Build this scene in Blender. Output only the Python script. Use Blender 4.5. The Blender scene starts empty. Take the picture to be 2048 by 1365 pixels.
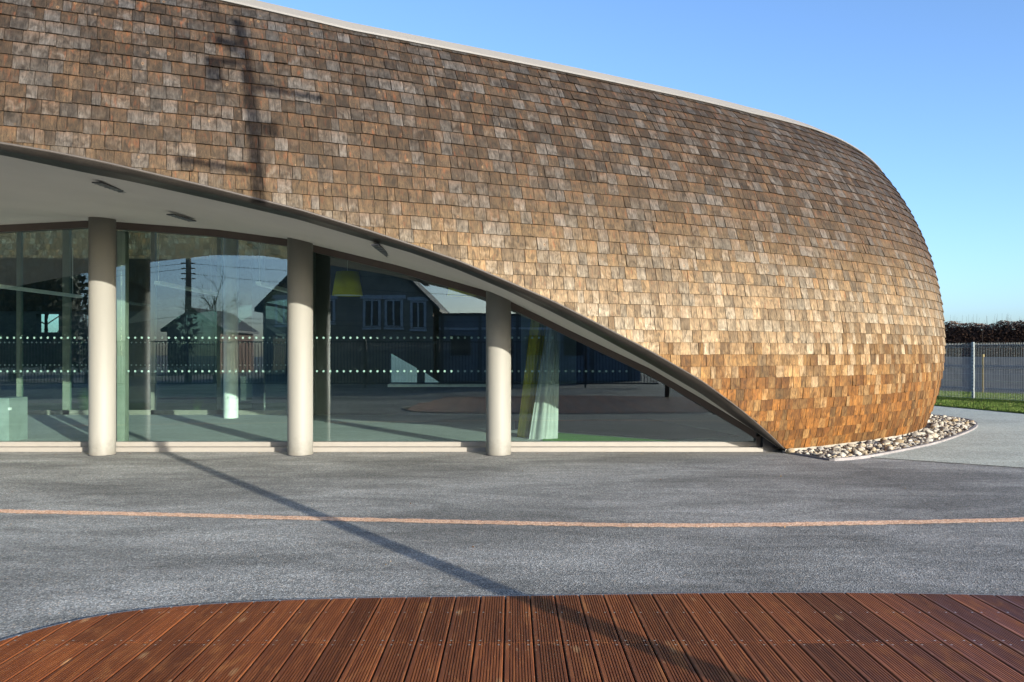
import bpy, bmesh, math, random
import numpy as np
from mathutils import Vector, Matrix, Euler
random.seed(7); RNG = np.random.default_rng(7)
sc = bpy.context.scene
COL = sc.collection

# ------------------------------------------------------------------ camera
F, CX, HZ, H = 1640.0, 1024.0, 705.0, 1.45          # focal length and horizon in photo pixels, eye height
cam_d = bpy.data.cameras.new('camera'); cam = bpy.data.objects.new('camera', cam_d); COL.objects.link(cam)
cam.location = (0, 0, H); cam.rotation_euler = (math.radians(90), 0, 0)
cam_d.sensor_width = 36; cam_d.lens = 36 * F / 2048; cam_d.shift_y = (HZ - 682.5) / 2048
cam_d.clip_start = 0.05; cam_d.clip_end = 2000
sc.camera = cam

# ------------------------------------------------------------------ light
SUN_EL = math.radians(11.0); SLOPE = 0.722              # shadows run SLOPE metres left for each metre away
hx, hy = SLOPE / math.hypot(1, SLOPE), -1 / math.hypot(1, SLOPE)
SUN_DIR = Vector((hx * math.cos(SUN_EL), hy * math.cos(SUN_EL), math.sin(SUN_EL)))
world = bpy.data.worlds.new('World'); sc.world = world; world.use_nodes = True
wn = world.node_tree; bg = wn.nodes['Background']
sky = wn.nodes.new('ShaderNodeTexSky'); sky.sky_type = 'NISHITA'; sky.sun_disc = False
sky.sun_elevation = SUN_EL; sky.sun_rotation = math.atan2(hx, hy)
sky.altitude = 60; sky.air_density = 0.68; sky.dust_density = 1.7; sky.ozone_density = 3.0
wn.links.new(sky.outputs[0], bg.inputs['Color'])
bg.inputs['Strength'].default_value = 0.15
sun_d = bpy.data.lights.new('sun', 'SUN'); sun_d.energy = 4.2; sun_d.angle = math.radians(0.3); sun_d.color = (1.0, 0.93, 0.82)
sun = bpy.data.objects.new('sun', sun_d); COL.objects.link(sun)
sun.location = (20, -30, 12); sun.rotation_euler = (-SUN_DIR).to_track_quat('-Z', 'Y').to_euler()
sc.view_settings.view_transform = 'Standard'; sc.view_settings.look = 'None'
sc.view_settings.exposure = 1.4; sc.view_settings.gamma = 1.0; sc.view_settings.use_curve_mapping = False
sc.render.engine = 'CYCLES'
sc.cycles.use_denoising = True
sc.cycles.max_bounces = 7; sc.cycles.diffuse_bounces = 4; sc.cycles.glossy_bounces = 4
sc.cycles.transparent_max_bounces = 24; sc.cycles.transmission_bounces = 4
sc.cycles.sample_clamp_indirect = 8.0

# ------------------------------------------------------------------ helpers
def ground_pt(px, py, z=0.0):
    d = (H - z) * F / (py - HZ); return ((px - CX) / F * d, d)
def pix_at(px, py, Y): return ((px - CX) / F * Y, Y, H + (HZ - py) / F * Y)

class Mat:
    def __init__(s, name):
        s.m = bpy.data.materials.new(name); s.m.use_nodes = True; s.nt = s.m.node_tree
        s.b = s.nt.nodes['Principled BSDF']; s.out = s.nt.nodes['Material Output']
    def n(s, t, **kw):
        nd = s.nt.nodes.new('ShaderNode' + t)
        for k, v in kw.items():
            if k.startswith('_'): setattr(nd, k[1:], v)
        for k, v in kw.items():
            if not k.startswith('_'): s.set(nd, k, v)
        return nd
    def set(s, nd, key, v):
        i = int(key[1:]) if key[0] == 'i' and key[1:].isdigit() else key.replace('_', ' ')
        sk = nd.inputs[i]
        if isinstance(v, bpy.types.NodeSocket): s.nt.links.new(v, sk)
        elif isinstance(v, bpy.types.Node): s.nt.links.new(v.outputs[0], sk)
        else: sk.default_value = v
    def math(s, op, a, b=None, c=None, clamp=False):
        nd = s.n('Math', _operation=op, _use_clamp=clamp); s.set(nd, 'i0', a)
        if b is not None: s.set(nd, 'i1', b)
        if c is not None: s.set(nd, 'i2', c)
        return nd.outputs[0]
    def mix(s, f, a, b, mode='MIX'):
        nd = s.n('MixRGB', _blend_type=mode); s.set(nd, 'Fac', f); s.set(nd, 'Color1', a); s.set(nd, 'Color2', b)
        return nd.outputs[0]
    def ramp(s, f, stops, interp='LINEAR'):
        nd = s.n('ValToRGB'); s.set(nd, 'Fac', f); e = nd.color_ramp.elements; nd.color_ramp.interpolation = interp
        while len(e) < len(stops): e.new(0.5)
        for el, (p, c) in zip(e, stops):
            el.position = p; el.color = (c, c, c, 1) if isinstance(c, (int, float)) else tuple(c) + (1,)
        return nd.outputs[0]
    def maprange(s, v, a, b, c=0.0, d=1.0):
        nd = s.n('MapRange'); nd.clamp = True
        for k, x in zip(('Value', 'From_Min', 'From_Max', 'To_Min', 'To_Max'), (v, a, b, c, d)): s.set(nd, k, x)
        return nd.outputs[0]
    def noise(s, vec, scale, detail=3.0, rough=0.55, dist=0.0):
        return s.n('TexNoise', Vector=vec, Scale=scale, Detail=detail, Roughness=rough, Distortion=dist).outputs[0]
    def pos(s): return s.n('NewGeometry').outputs['Position']
    def vmul(s, v, k):
        nd = s.n('VectorMath', _operation='MULTIPLY'); s.set(nd, 'i0', v); s.set(nd, 'i1', k); return nd.outputs[0]
    def bump(s, h, strength, dist=0.005):
        nd = s.n('Bump', Height=h, Strength=strength, Distance=dist); s.set(s.b, 'Normal', nd.outputs[0])
    def fin(s, color, rough=0.7, spec=0.3, metal=0.0):
        s.set(s.b, 'Base Color', color if not isinstance(color, tuple) else color + (1,) if len(color) == 3 else color)
        s.set(s.b, 'Roughness', rough); s.set(s.b, 'Specular IOR Level', spec); s.set(s.b, 'Metallic', metal)
        return s.m

def simple(name, color, rough=0.6, spec=0.3, metal=0.0, var=0.12, scale=6.0, bump=0.0):
    M = Mat(name); p = M.pos()
    f = M.noise(p, scale, 5.0, 0.6); g = M.noise(p, scale * 12, 3.0, 0.6)
    v = M.math('ADD', M.maprange(f, .3, .7, 1 - var, 1 + var), M.maprange(g, .3, .7, -var * .5, var * .5))
    c = M.n('VectorMath', _operation='SCALE'); M.set(c, 'i0', color); M.set(c, 'Scale', v)
    if bump: M.bump(g, bump, .003)
    return M.fin(c.outputs[0], rough, spec, metal)

def mesh_obj(name, verts, faces, mat, parent=None, smooth=False, loc=None):
    me = bpy.data.meshes.new(name)
    if loc is not None:
        verts = [(v[0] - loc[0], v[1] - loc[1], v[2] - loc[2]) for v in verts]
    me.from_pydata([tuple(map(float, v)) for v in verts], [], faces); me.update()
    if mat: me.materials.append(mat)
    if smooth: me.polygons.foreach_set('use_smooth', [True] * len(me.polygons))
    o = bpy.data.objects.new(name, me); COL.objects.link(o)
    if loc is not None: o.location = loc
    if parent: attach(o, parent)
    return o
def world_loc(o):
    v = Vector((0, 0, 0))
    while o: v += Vector(o.location); o = o.parent
    return v
def attach(o, parent):                                  # parents are only ever translated
    o.parent = parent; o.location = Vector(o.location) - world_loc(parent)
def empty(name, loc, label=None, cat=None, group=None, kind=None):
    o = bpy.data.objects.new(name, None); COL.objects.link(o); o.location = loc; o.empty_display_size = .2
    return tag(o, label, cat, group, kind)
def tag(o, label=None, cat=None, group=None, kind=None):
    for k, v in (('label', label), ('category', cat), ('group', group), ('kind', kind)):
        if v: o[k] = v
    return o

class MB:
    def __init__(s): s.v = []; s.f = []
    def add(s, vs, fs):
        k = len(s.v); s.v += [tuple(v) for v in vs]; s.f += [tuple(i + k for i in f) for f in fs]; return s
    def box(s, a, b):
        (x0, y0, z0), (x1, y1, z1) = a, b
        return s.add([(x0, y0, z0), (x1, y0, z0), (x1, y1, z0), (x0, y1, z0), (x0, y0, z1), (x1, y0, z1), (x1, y1, z1), (x0, y1, z1)],
                     [(0, 3, 2, 1), (4, 5, 6, 7), (0, 1, 5, 4), (1, 2, 6, 5), (2, 3, 7, 6), (3, 0, 4, 7)])
    def tube(s, pts, rad, n=8, cap=True):
        pts = [Vector(p) for p in pts]; rad = rad if isinstance(rad, (list, tuple)) else [rad] * len(pts); vs = []; fs = []
        for i, p in enumerate(pts):
            t = (pts[min(i + 1, len(pts) - 1)] - pts[max(i - 1, 0)]).normalized()
            a = t.orthogonal().normalized() if abs(t.z) < .99 else Vector((1, 0, 0)); b = t.cross(a).normalized(); a = b.cross(t)
            for k in range(n):
                w = 2 * math.pi * k / n; vs.append(p + a * (rad[i] * math.cos(w)) + b * (rad[i] * math.sin(w)))
        for i in range(len(pts) - 1):
            for k in range(n):
                fs.append((i * n + k, i * n + (k + 1) % n, (i + 1) * n + (k + 1) % n, (i + 1) * n + k))
        if cap: fs.append(tuple(range(n))[::-1]); fs.append(tuple((len(pts) - 1) * n + k for k in range(n)))
        return s.add(vs, fs)
    def prism(s, poly, z0, z1):                          # vertical extrusion of a counter-clockwise plan polygon
        n = len(poly); vs = [(x, y, z0) for x, y in poly] + [(x, y, z1) for x, y in poly]
        return s.add(vs, [tuple(range(n))[::-1], tuple(range(n, 2 * n))] + [(i, (i + 1) % n, n + (i + 1) % n, n + i) for i in range(n)])
    def wallprism(s, poly, y0, y1):                      # extrusion along Y of an (x, z) polygon
        n = len(poly); vs = [(x, y0, z) for x, z in poly] + [(x, y1, z) for x, z in poly]
        return s.add(vs, [tuple(range(n)), tuple(range(n, 2 * n))[::-1]] + [(i, n + i, n + (i + 1) % n, (i + 1) % n) for i in range(n)])
    def obj(s, name, mat, parent=None, smooth=False, loc=None): return mesh_obj(name, s.v, s.f, mat, parent, smooth, loc)

def strip(name, A, B, mat, parent=None, smooth=True, thick=None):
    """surface ruled between two polylines; thick gives it a second skin offset by that vector"""
    n = len(A); v = list(map(tuple, A)) + list(map(tuple, B)); f = [(i, i + 1, n + i + 1, n + i) for i in range(n - 1)]
    if thick is not None:
        v2 = [(p[0] + thick[0], p[1] + thick[1], p[2] + thick[2]) for p in v]; k = len(v); v += v2
        f += [tuple(j + k for j in q[::-1]) for q in f]
        f += [(i, k + i, k + i + 1, i + 1) for i in range(n - 1)] + [(n + i, n + i + 1, k + n + i + 1, k + n + i) for i in range(n - 1)]
    return mesh_obj(name, v, f, mat, parent, smooth)

def natspline(t, y, tq):
    n = len(t); h = np.diff(t); A = np.zeros((n, n)); b = np.zeros(n); A[0, 0] = A[-1, -1] = 1
    for i in range(1, n - 1):
        A[i, i - 1] = h[i - 1]; A[i, i] = 2 * (h[i - 1] + h[i]); A[i, i + 1] = h[i]
        b[i] = 6 * ((y[i + 1] - y[i]) / h[i] - (y[i] - y[i - 1]) / h[i - 1])
    m = np.linalg.solve(A, b); k = np.clip(np.searchsorted(t, tq) - 1, 0, n - 2); d = tq - t[k]; hk = h[k]
    return y[k] + d * ((y[k + 1] - y[k]) / hk - hk * (2 * m[k] + m[k + 1]) / 6) + d * d * m[k] / 2 + d ** 3 * (m[k + 1] - m[k]) / (6 * hk)
def curve(pts, n):
    P = np.array(pts, float); t = np.r_[0, np.cumsum(np.linalg.norm(np.diff(P, axis=0), axis=1))]; tq = np.linspace(0, t[-1], n)
    return np.stack([natspline(t, P[:, k], tq) for k in range(P.shape[1])], 1)

# ------------------------------------------------------------------ materials
def mat_shingle():
    M = Mat('weathered_wood_shingle')
    luv = M.n('Attribute', _attribute_name='luv').outputs['Vector']; rn = M.n('Attribute', _attribute_name='rnd')
    sep = M.n('SeparateColor', Color=rn.outputs['Color']); r1, r2, zc = sep.outputs[0], sep.outputs[1], sep.outputs[2]
    big = M.noise(M.pos(), .55, 2.0)
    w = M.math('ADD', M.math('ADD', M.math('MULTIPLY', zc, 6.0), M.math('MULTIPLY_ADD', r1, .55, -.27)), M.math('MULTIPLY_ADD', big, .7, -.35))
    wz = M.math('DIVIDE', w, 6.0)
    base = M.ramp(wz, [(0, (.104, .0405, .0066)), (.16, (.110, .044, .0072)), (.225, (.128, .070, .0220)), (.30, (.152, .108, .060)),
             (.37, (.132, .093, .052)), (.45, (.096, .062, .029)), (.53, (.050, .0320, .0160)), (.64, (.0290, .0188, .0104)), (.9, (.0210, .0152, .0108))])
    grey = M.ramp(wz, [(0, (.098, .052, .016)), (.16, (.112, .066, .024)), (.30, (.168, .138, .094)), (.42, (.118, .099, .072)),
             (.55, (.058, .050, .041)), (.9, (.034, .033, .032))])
    strk = M.noise(M.vmul(M.pos(), (2.6, 2.6, .35)), 1.0, 4.0, .6)
    # grain lines along the shingle, wider figure, blotches, knots, rusty streaks
    g1 = M.noise(M.vmul(luv, (120, 5, 60)), 1.0, 4.0, .7, .4); g2 = M.noise(M.vmul(luv, (30, 6, 31)), 1.0, 3.0, .6, 1.8)
    bl = M.noise(M.vmul(luv, (13, 9, 23)), 1.0, 3.0, .6, .8)
    col = M.mix(M.maprange(M.math('ADD', r2, M.math('MULTIPLY_ADD', bl, 1.1, -.55)), .48, .95, 0, .88), base, grey)
    col = M.mix(1.0, col, M.ramp(g1, [(.3, .55), (.5, 1.0), (.72, 1.38)]), 'MULTIPLY')
    col = M.mix(.9, col, M.ramp(g2, [(.3, .42), (.48, 1.0), (.66, 1.5)]), 'MULTIPLY')
    col = M.mix(1.0, col, M.ramp(bl, [(.32, .52), (.5, 1.0), (.68, 1.32)]), 'MULTIPLY')
    fig = M.math('FRACT', M.math('MULTIPLY', g2, 9.0))
    col = M.mix(M.math('MULTIPLY', M.maprange(fig, .7, 1.0), M.maprange(r2, .1, .5, .4, .1)), col, M.mix(.45, col, (.26, .17, .085, 1)))
    red = M.noise(M.vmul(luv, (26, 6, 47)), 1.0, 2.0)
    col = M.mix(M.math('MULTIPLY', M.maprange(red, .58, .76, 0, .5), M.maprange(r2, .75, .45)), col, (.125, .038, .012, 1))
    vor = M.n('TexVoronoi', Vector=M.vmul(luv, (8, 6, 19)), Scale=1.0); kd = vor.outputs['Distance']
    kn = M.math('MULTIPLY', M.maprange(kd, .16, .07), M.math('GREATER_THAN', M.n('SeparateColor', Color=vor.outputs['Color']).outputs[0], .5))
    col = M.mix(M.math('MULTIPLY', kn, .7), col, M.mix(M.maprange(kd, .08, .05), M.mix(.6, col, (.24, .15, .08, 1)), (.05, .02, .008, 1)))
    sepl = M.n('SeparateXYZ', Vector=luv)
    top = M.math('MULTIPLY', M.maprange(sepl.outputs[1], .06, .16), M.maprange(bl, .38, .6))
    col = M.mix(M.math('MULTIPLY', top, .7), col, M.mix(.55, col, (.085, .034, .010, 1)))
    col = M.mix(1.0, col, M.maprange(r1, 0, 1, .55, 1.42), 'MULTIPLY')
    col = M.mix(1.0, col, M.maprange(strk, .3, .7, .92, 1.07), 'MULTIPLY')
    M.bump(M.math('ADD', g1, M.math('MULTIPLY', g2, .6)), .45, .002)
    return M.fin(col, .72, .25)

def mat_asphalt(name, tones, cell, patch=.22, tint=None):
    M = Mat(name); p = M.pos()
    v = M.n('TexVoronoi', Vector=p, Scale=cell); r = M.n('SeparateColor', Color=v.outputs['Color'])
    c = M.ramp(r.outputs[0], [(0, tones[0]), (.35, tones[1]), (.75, tones[2]), (1, tones[3])])
    c = M.mix(M.math('MULTIPLY', M.math('GREATER_THAN', r.outputs[1], .94), .6), c, (.42, .33, .25, 1))
    n1 = M.noise(M.vmul(p, (.35, .8, 1)), 1.0, 5.0, .6, .6); n2 = M.noise(M.vmul(p, (1.2, 3.5, 1)), 1.0, 4.0, .6, .8); n3 = M.noise(p, 22, 2.0)
    c = M.mix(1.0, c, M.maprange(n1, .38, .62, 1 - patch, 1 + patch), 'MULTIPLY')
    c = M.mix(1.0, c, M.maprange(n2, .36, .64, 1 - patch * .6, 1 + patch * .6), 'MULTIPLY')
    c = M.mix(1.0, c, M.maprange(n3, .3, .7, .88, 1.12), 'MULTIPLY')
    if tint:                                             # paler worn stretch of the yard by the glass front
        sx = M.n('SeparateXYZ', Vector=p)
        wear = M.maprange(M.math('ADD', sx.outputs[0], M.math('MULTIPLY_ADD', n1, 6.0, -3.0)), 3.5, -4.0)
        c = M.mix(M.math('MULTIPLY', wear, .55), c, M.mix(1.0, c, tint, 'MULTIPLY'))
    if tint:
        st = M.noise(p, 1.7, 6.0, .7, 1.5); c = M.mix(M.maprange(st, .60, .72, 0, .45), c, M.mix(1.0, c, (.62, .62, .66, 1), 'MULTIPLY'))
        du = M.noise(M.vmul(p, (.9, 2.2, 1)), 1.0, 6.0, .65, 2.0); c = M.mix(M.maprange(du, .56, .72, 0, .38), c, (.30, .29, .27, 1))
        dd = M.math('MULTIPLY', M.maprange(sx.outputs[1], 11.0, 12.0), M.maprange(n2, .3, .6)); c = M.mix(M.math('MULTIPLY', dd, .45), c, (.27, .25, .22, 1))
    M.bump(M.math('ADD', v.outputs['Distance'], n3), .8, .006)
    return M.fin(c, .8, .3)

def mat_board():
    M = Mat('oiled_deck_wood'); oi = M.n('ObjectInfo'); rnd = oi.outputs['Random']; p = M.n('TexCoord').outputs['Object']
    off = M.n('CombineXYZ', X=M.math('MULTIPLY', rnd, 37.0), Y=M.math('MULTIPLY', rnd, 91.0), Z=0.0)
    q = M.n('VectorMath', _operation='ADD'); M.set(q, 'i0', p); M.set(q, 'i1', off.outputs[0]); q = q.outputs[0]
    g = M.noise(M.vmul(q, (70, 2.2, 1)), 1.0, 4.0, .65, .6); b = M.noise(M.vmul(q, (7, 2.0, 1)), 1.0, 4.0, .6, 1.2)
    c = M.ramp(g, [(.25, (.074, .0200, .0066)), (.5, (.162, .0460, .0125)), (.75, (.285, .092, .025))])
    c = M.mix(1.0, c, M.maprange(rnd, 0, 1, .68, 1.28), 'MULTIPLY')
    c = M.mix(M.maprange(b, .55, .74, 0, .65), c, (.33, .13, .036, 1))
    k = M.n('TexVoronoi', Vector=M.vmul(q, (6, 2.1, 1)), Scale=1.0)
    kn = M.math('MULTIPLY', M.maprange(k.outputs['Distance'], .13, .05), M.math('GREATER_THAN', M.n('SeparateColor', Color=k.outputs['Color']).outputs[0], .6))
    c = M.mix(M.math('MULTIPLY', kn, .6), c, (.38, .22, .10, 1))
    sc_ = M.noise(M.vmul(q, (30, 9, 1)), 1.0, 3.0)
    c = M.mix(M.math('MULTIPLY', M.maprange(sc_, .66, .74), .35), c, (.42, .27, .15, 1))
    M.bump(g, .35, .002)
    return M.fin(c, M.maprange(b, .3, .7, .42, .62), .35)

def mat_glass():
    M = Mat('window_glass'); nt = M.nt; nt.nodes.remove(M.b)
    t = M.n('BsdfTransparent', Color=(.82, .915, .88, 1)); g = M.n('BsdfGlossy', Color=(.92, .97, 1, 1), Roughness=0.0)
    wob = M.noise(M.pos(), 1.3, 1.0); bp = M.n('Bump', Height=wob, Strength=.02, Distance=.02); M.set(g, 'Normal', bp.outputs[0])
    ge = M.n('NewGeometry'); d = M.n('VectorMath', _operation='DOT_PRODUCT'); M.set(d, 'i0', ge.outputs['Normal']); M.set(d, 'i1', ge.outputs['Incoming'])
    c = M.math('ABSOLUTE', d.outputs['Value']); f = M.math('POWER', M.math('SUBTRACT', 1.0, c, clamp=True), 5.0)
    mx = M.n('MixShader'); M.set(mx, 'Fac', M.math('MULTIPLY_ADD', f, .90, .10)); M.set(mx, 'i1', t); M.set(mx, 'i2', g)
    M.set(M.out, 'Surface', mx); return M.m

def mat_stone():
    M = Mat('pale_pebble'); r = M.n('ObjectInfo').outputs['Random']; at = M.n('Attribute', _attribute_name='tone').outputs['Fac']
    f = M.math('FRACT', M.math('ADD', r, at)); p = M.n('TexCoord').outputs['Object']; P = M.pos()
    c = M.ramp(f, [(0, (.33, .29, .22)), (.25, (.38, .355, .30)), (.45, (.26, .19, .105)), (.58, (.36, .33, .265)), (.68, (.10, .092, .085)), (.8, (.30, .235, .15)), (.9, (.36, .34, .30)), (1, (.05, .045, .045))])
    n = M.noise(P, 26, 5.0, .65); c = M.mix(1.0, c, M.ramp(n, [(.3, .55), (.5, .95), (.7, 1.15)]), 'MULTIPLY')
    c = M.mix(M.maprange(M.noise(P, 60, 2.0), .62, .7, 0, .7), c, (.33, .2, .09, 1))
    M.bump(n, .5, .006); return M.fin(c, .75, .3)

def mat_leafy(name, stops, rough=.7):
    M = Mat(name); at = M.n('Attribute', _attribute_name='tone').outputs['Fac']
    c = M.ramp(at, stops); c = M.mix(1.0, c, M.maprange(M.noise(M.pos(), 1.4, 3.0), .3, .7, .7, 1.3), 'MULTIPLY')
    return M.fin(c, rough, .2)

def mat_grass_ground():
    M = Mat('lawn_soil'); p = M.pos(); n = M.noise(p, 1.2, 5.0); m = M.noise(p, 40, 3.0)
    c = M.ramp(n, [(.3, (.040, .060, .012)), (.55, (.062, .090, .018)), (.75, (.095, .105, .030))])
    c = M.mix(1.0, c, M.maprange(m, .3, .7, .6, 1.35), 'MULTIPLY'); M.bump(m, 1.0, .03); return M.fin(c, .85, .15)

def mat_brick():
    M = Mat('dark_brick'); b = M.n('TexBrick', Vector=M.n('TexCoord').outputs['Object'], Scale=4.0); p = M.pos()
    b.inputs['Color1'].default_value = (.13, .06, .042, 1); b.inputs['Color2'].default_value = (.20, .095, .06, 1); b.inputs['Mortar'].default_value = (.24, .22, .19, 1)
    return M.fin(M.mix(1.0, b.outputs['Color'], M.maprange(M.noise(p, .8, 4.0), .3, .7, .7, 1.2), 'MULTIPLY'), .85, .2)

def mat_plaster():
    M = Mat('soffit_plaster'); p = M.pos(); n = M.noise(p, 1.1, 4.0); m = M.noise(p, 90, 2.0)
    M.bump(m, .15, .002); return M.fin(M.mix(1.0, (.60, .57, .51, 1), M.maprange(n, .3, .7, .95, 1.04), 'MULTIPLY'), .8, .15)

def mat_perforated():
    M = Mat('perforated_brown_metal'); p = M.pos()
    w = M.n('TexVoronoi', Vector=M.vmul(p, (38, 38, 38)), Scale=1.0).outputs['Distance']
    n = M.noise(p, 2.2, 3.0)
    c = M.mix(M.math('MULTIPLY', M.maprange(w, .34, .26), .8), M.mix(1.0, (.024, .021, .018, 1), M.maprange(n, .3, .7, .7, 1.3), 'MULTIPLY'), (.015, .013, .012, 1))
    return M.fin(c, .42, .3, .1)

def mat_concrete(name, col):
    M = Mat(name); p = M.pos(); n = M.noise(p, 1.5, 5.0, .6); m = M.noise(M.vmul(p, (9, 9, 2)), 1.0, 4.0); k = M.noise(p, 80, 2.0)
    c = M.mix(1.0, col + (1,), M.maprange(n, .3, .7, .78, 1.18), 'MULTIPLY'); c = M.mix(1.0, c, M.maprange(m, .35, .7, 1.05, .8), 'MULTIPLY')
    c = M.mix(1.0, c, M.maprange(k, .3, .7, .9, 1.1), 'MULTIPLY'); M.bump(k, .3, .003); return M.fin(c, .85, .2)

SHINGLE = mat_shingle(); GLASS = mat_glass(); BOARD = mat_board(); STONE = mat_stone()
ASPHALT = mat_asphalt('grey_asphalt', [(.078, .079, .075), (.130, .131, .124), (.192, .193, .183), (.32, .32, .305)], 112, .30, (1.40, 1.44, 1.38, 1))
PALE_ASPHALT = mat_asphalt('pale_green_asphalt', [(.20, .215, .18), (.29, .31, .265), (.38, .40, .345), (.5, .52, .46)], 75, .10)
PINK = mat_asphalt('pink_gravel_line', [(.40, .205, .115), (.60, .34, .205), (.70, .455, .30), (.78, .6, .43)], 85, .10)
LAWN = mat_grass_ground(); PLASTER = mat_plaster(); PERF = mat_perforated(); BRICK = mat_brick()
def mat_column():
    M = Mat('cream_column_paint'); p = M.pos(); n = M.noise(M.vmul(p, (3, 3, .6)), 1.0, 4.0, .6); k = M.noise(p, 14, 5.0, .7); sz = M.n('SeparateXYZ', Vector=p).outputs[2]
    c = M.mix(1.0, (.206, .202, .175, 1), M.maprange(n, .3, .7, .92, 1.05), 'MULTIPLY')
    splash = M.math('MULTIPLY', M.maprange(M.math('ADD', sz, M.math('MULTIPLY_ADD', k, -.5, .25)), .24, -.02), .55)
    c = M.mix(splash, c, (.115, .102, .082, 1)); c = M.mix(M.maprange(M.noise(p, 5, 6.0, .75), .68, .74, 0, .25), c, (.16, .15, .13, 1))
    M.bump(M.noise(p, 40, 2.0), .06, .002); return M.fin(c, .55, .3)
COLUMN = mat_column()
SHEATH = simple('dark_batten_boarding', (.022, .016, .011), .9, .1)
FASCIA = simple('pale_roof_metal', (.135, .131, .125), .55, .25, 0, .03, 2)
FRAME_BROWN = simple('brown_window_frame', (.10, .078, .064), .45, .4, 0, .06)
FRAME_WHITE = simple('cream_aluminium', (.225, .21, .182), .5, .3, 0, .05)
DARK_METAL = simple('dark_grey_metal', (.035, .035, .040), .4, .5, .2)
TRIM = simple('bronze_drip_edge', (.055, .048, .042), .5, .3, .1, .06)
PLINTH = mat_concrete('pale_plinth_concrete', (.28, .25, .205)); CURB = mat_concrete('curb_concrete', (.20, .185, .18))
WALLC = mat_concrete('grey_panel_concrete', (.135, .138, .15)); POSTC = mat_concrete('buff_post_concrete', (.20, .155, .06))
FLOOR = mat_asphalt('grey_green_floor', [.38, .43, .46, .50], 200, .06)
WALL_IN = simple('interior_paint', (.30, .31, .30), .8); CEIL = simple('interior_ceiling', (.09, .088, .085), .85)
WALL_DARK = simple('dark_interior_lining', (.075, .075, .075), .8)
PALE_GREEN = simple('pale_green_laminate', (.24, .275, .265), .5); MULLION = simple('sage_mullion', (.20, .215, .175), .5)
LAMP_WHITE = simple('white_lamp_metal', (.75, .75, .72), .5); YELLOW = simple('yellow_shade_fabric', (.60, .50, .02), .8)
YCURT = simple('mustard_curtain', (.42, .33, .03), .9); WCURT = simple('white_curtain', (.34, .34, .32), .9)
DOT = simple('frosted_dot', (.40, .46, .44), .8); GREEN_MAT = simple('green_carpet', (.09, .28, .03), .95); BLACK_MAT = simple('charcoal_carpet', (.035, .036, .04), .95)
STEEL = simple('galvanised_green_grey', (.26, .29, .285), .5, .4, .3); EDGE_METAL = simple('deck_edge_steel', (.24, .235, .225), .7, .2, 0)
SCREW = simple('screw_steel', (.5, .46, .40), .35, .5, .6); POLE_WOOD = simple('pole_timber', (.15, .12, .10), .85, .2, 0, .2, 3)
PORCELAIN = simple('insulator', (.12, .09, .08), .4); ROOF_TILE = simple('slate_roof', (.055, .055, .06), .7)
WHITE_PAINT = simple('white_painted_trim', (.52, .54, .58), .6); RENDER_BLUE = simple('pale_blue_render', (.20, .225, .27), .85)
BARK = simple('bark', (.06, .048, .04), .9)
HEDGE_LEAF = mat_leafy('brown_hedge_leaf', [(0, (.030, .018, .013)), (.5, (.066, .038, .026)), (.85, (.110, .062, .041)), (1, (.11, .07, .04))])
BLADE = mat_leafy('grass_blade', [(0, (.028, .055, .008)), (.5, (.060, .105, .014)), (.9, (.105, .135, .030)), (1, (.20, .16, .07))])
DEAD_LEAF = mat_leafy('dead_leaf', [(0, (.10, .045, .02)), (.6, (.22, .11, .04)), (1, (.32, .22, .08))])

# ------------------------------------------------------------------ shell geometry
CP = [(-16, 3.2), (-12, 4.75), (-9, 5.92), (-6.5, 6.95), (-3.5, 8.2), (-1.3, 9.12), (.9, 10.06), (2.7, 10.86), (4.3, 11.72), (5.95, 12.92),
      (7.24, 14.14), (8.18, 15.42), (8.80, 16.8), (8.92, 18.2), (8.45, 19.6), (7.1, 20.9), (4.7, 21.6)]
P0 = curve(CP, 1200)
for _ in range(1500): P0[1:-1] = .5 * P0[1:-1] + .25 * (P0[:-2] + P0[2:])
SS = np.r_[0, np.cumsum(np.hypot(*np.diff(P0, axis=0).T))]
TT = np.gradient(P0, SS, axis=0); TT /= np.linalg.norm(TT, axis=1)[:, None]; NN = np.c_[TT[:, 1], -TT[:, 0]]
def smooth01(x, a, b): u = np.clip((x - a) / (b - a), 0, 1); return u * u * (3 - 2 * u)
AA = 2.6 + 1.6 * smooth01(SS, np.interp(-3., P0[:500, 0], SS[:500]), np.interp(6., P0[:900, 0], SS[:900]))
Z0 = .045; ZT = np.linspace(Z0, 6.0, 160)
def inset(a, z):
    u = np.clip((z - 1.6) / 5., 0, .995)
    return .35 * np.clip((1.6 - z) / 1.6, 0, 2) ** 2 + a * (1 - np.sqrt(1 - u * u))
INS = inset(AA[:, None], ZT[None, :])                                       # (s, z)
LL = np.concatenate([np.zeros((len(SS), 1)), np.cumsum(np.hypot(np.diff(INS, axis=1), np.diff(ZT)[None, :]), axis=1)], 1)
GX = P0[:, None, 0] - NN[:, None, 0] * INS; GY = P0[:, None, 1] - NN[:, None, 1] * INS
GZ = np.broadcast_to(ZT[None, :], GX.shape)
DS = SS[1] - SS[0]
def bil(A, s, zi):
    x = np.clip(np.interp(s, SS, np.arange(len(SS))), 0, len(SS) - 1.001); i = x.astype(int); fx = x - i
    y = np.clip(zi, 0, len(ZT) - 1.001); j = y.astype(int); fy = y - j
    return (A[i, j] * (1 - fx) + A[i + 1, j] * fx) * (1 - fy) + (A[i, j + 1] * (1 - fx) + A[i + 1, j + 1] * fx) * fy
def zindex(z): return (np.asarray(z) - ZT[0]) / (ZT[1] - ZT[0])
def S_pos(s, z):
    s = np.atleast_1d(np.asarray(s, float)); zi = zindex(np.atleast_1d(np.asarray(z, float)))
    return np.stack([bil(GX, s, zi), bil(GY, s, zi), bil(GZ, s, zi)], -1)
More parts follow.
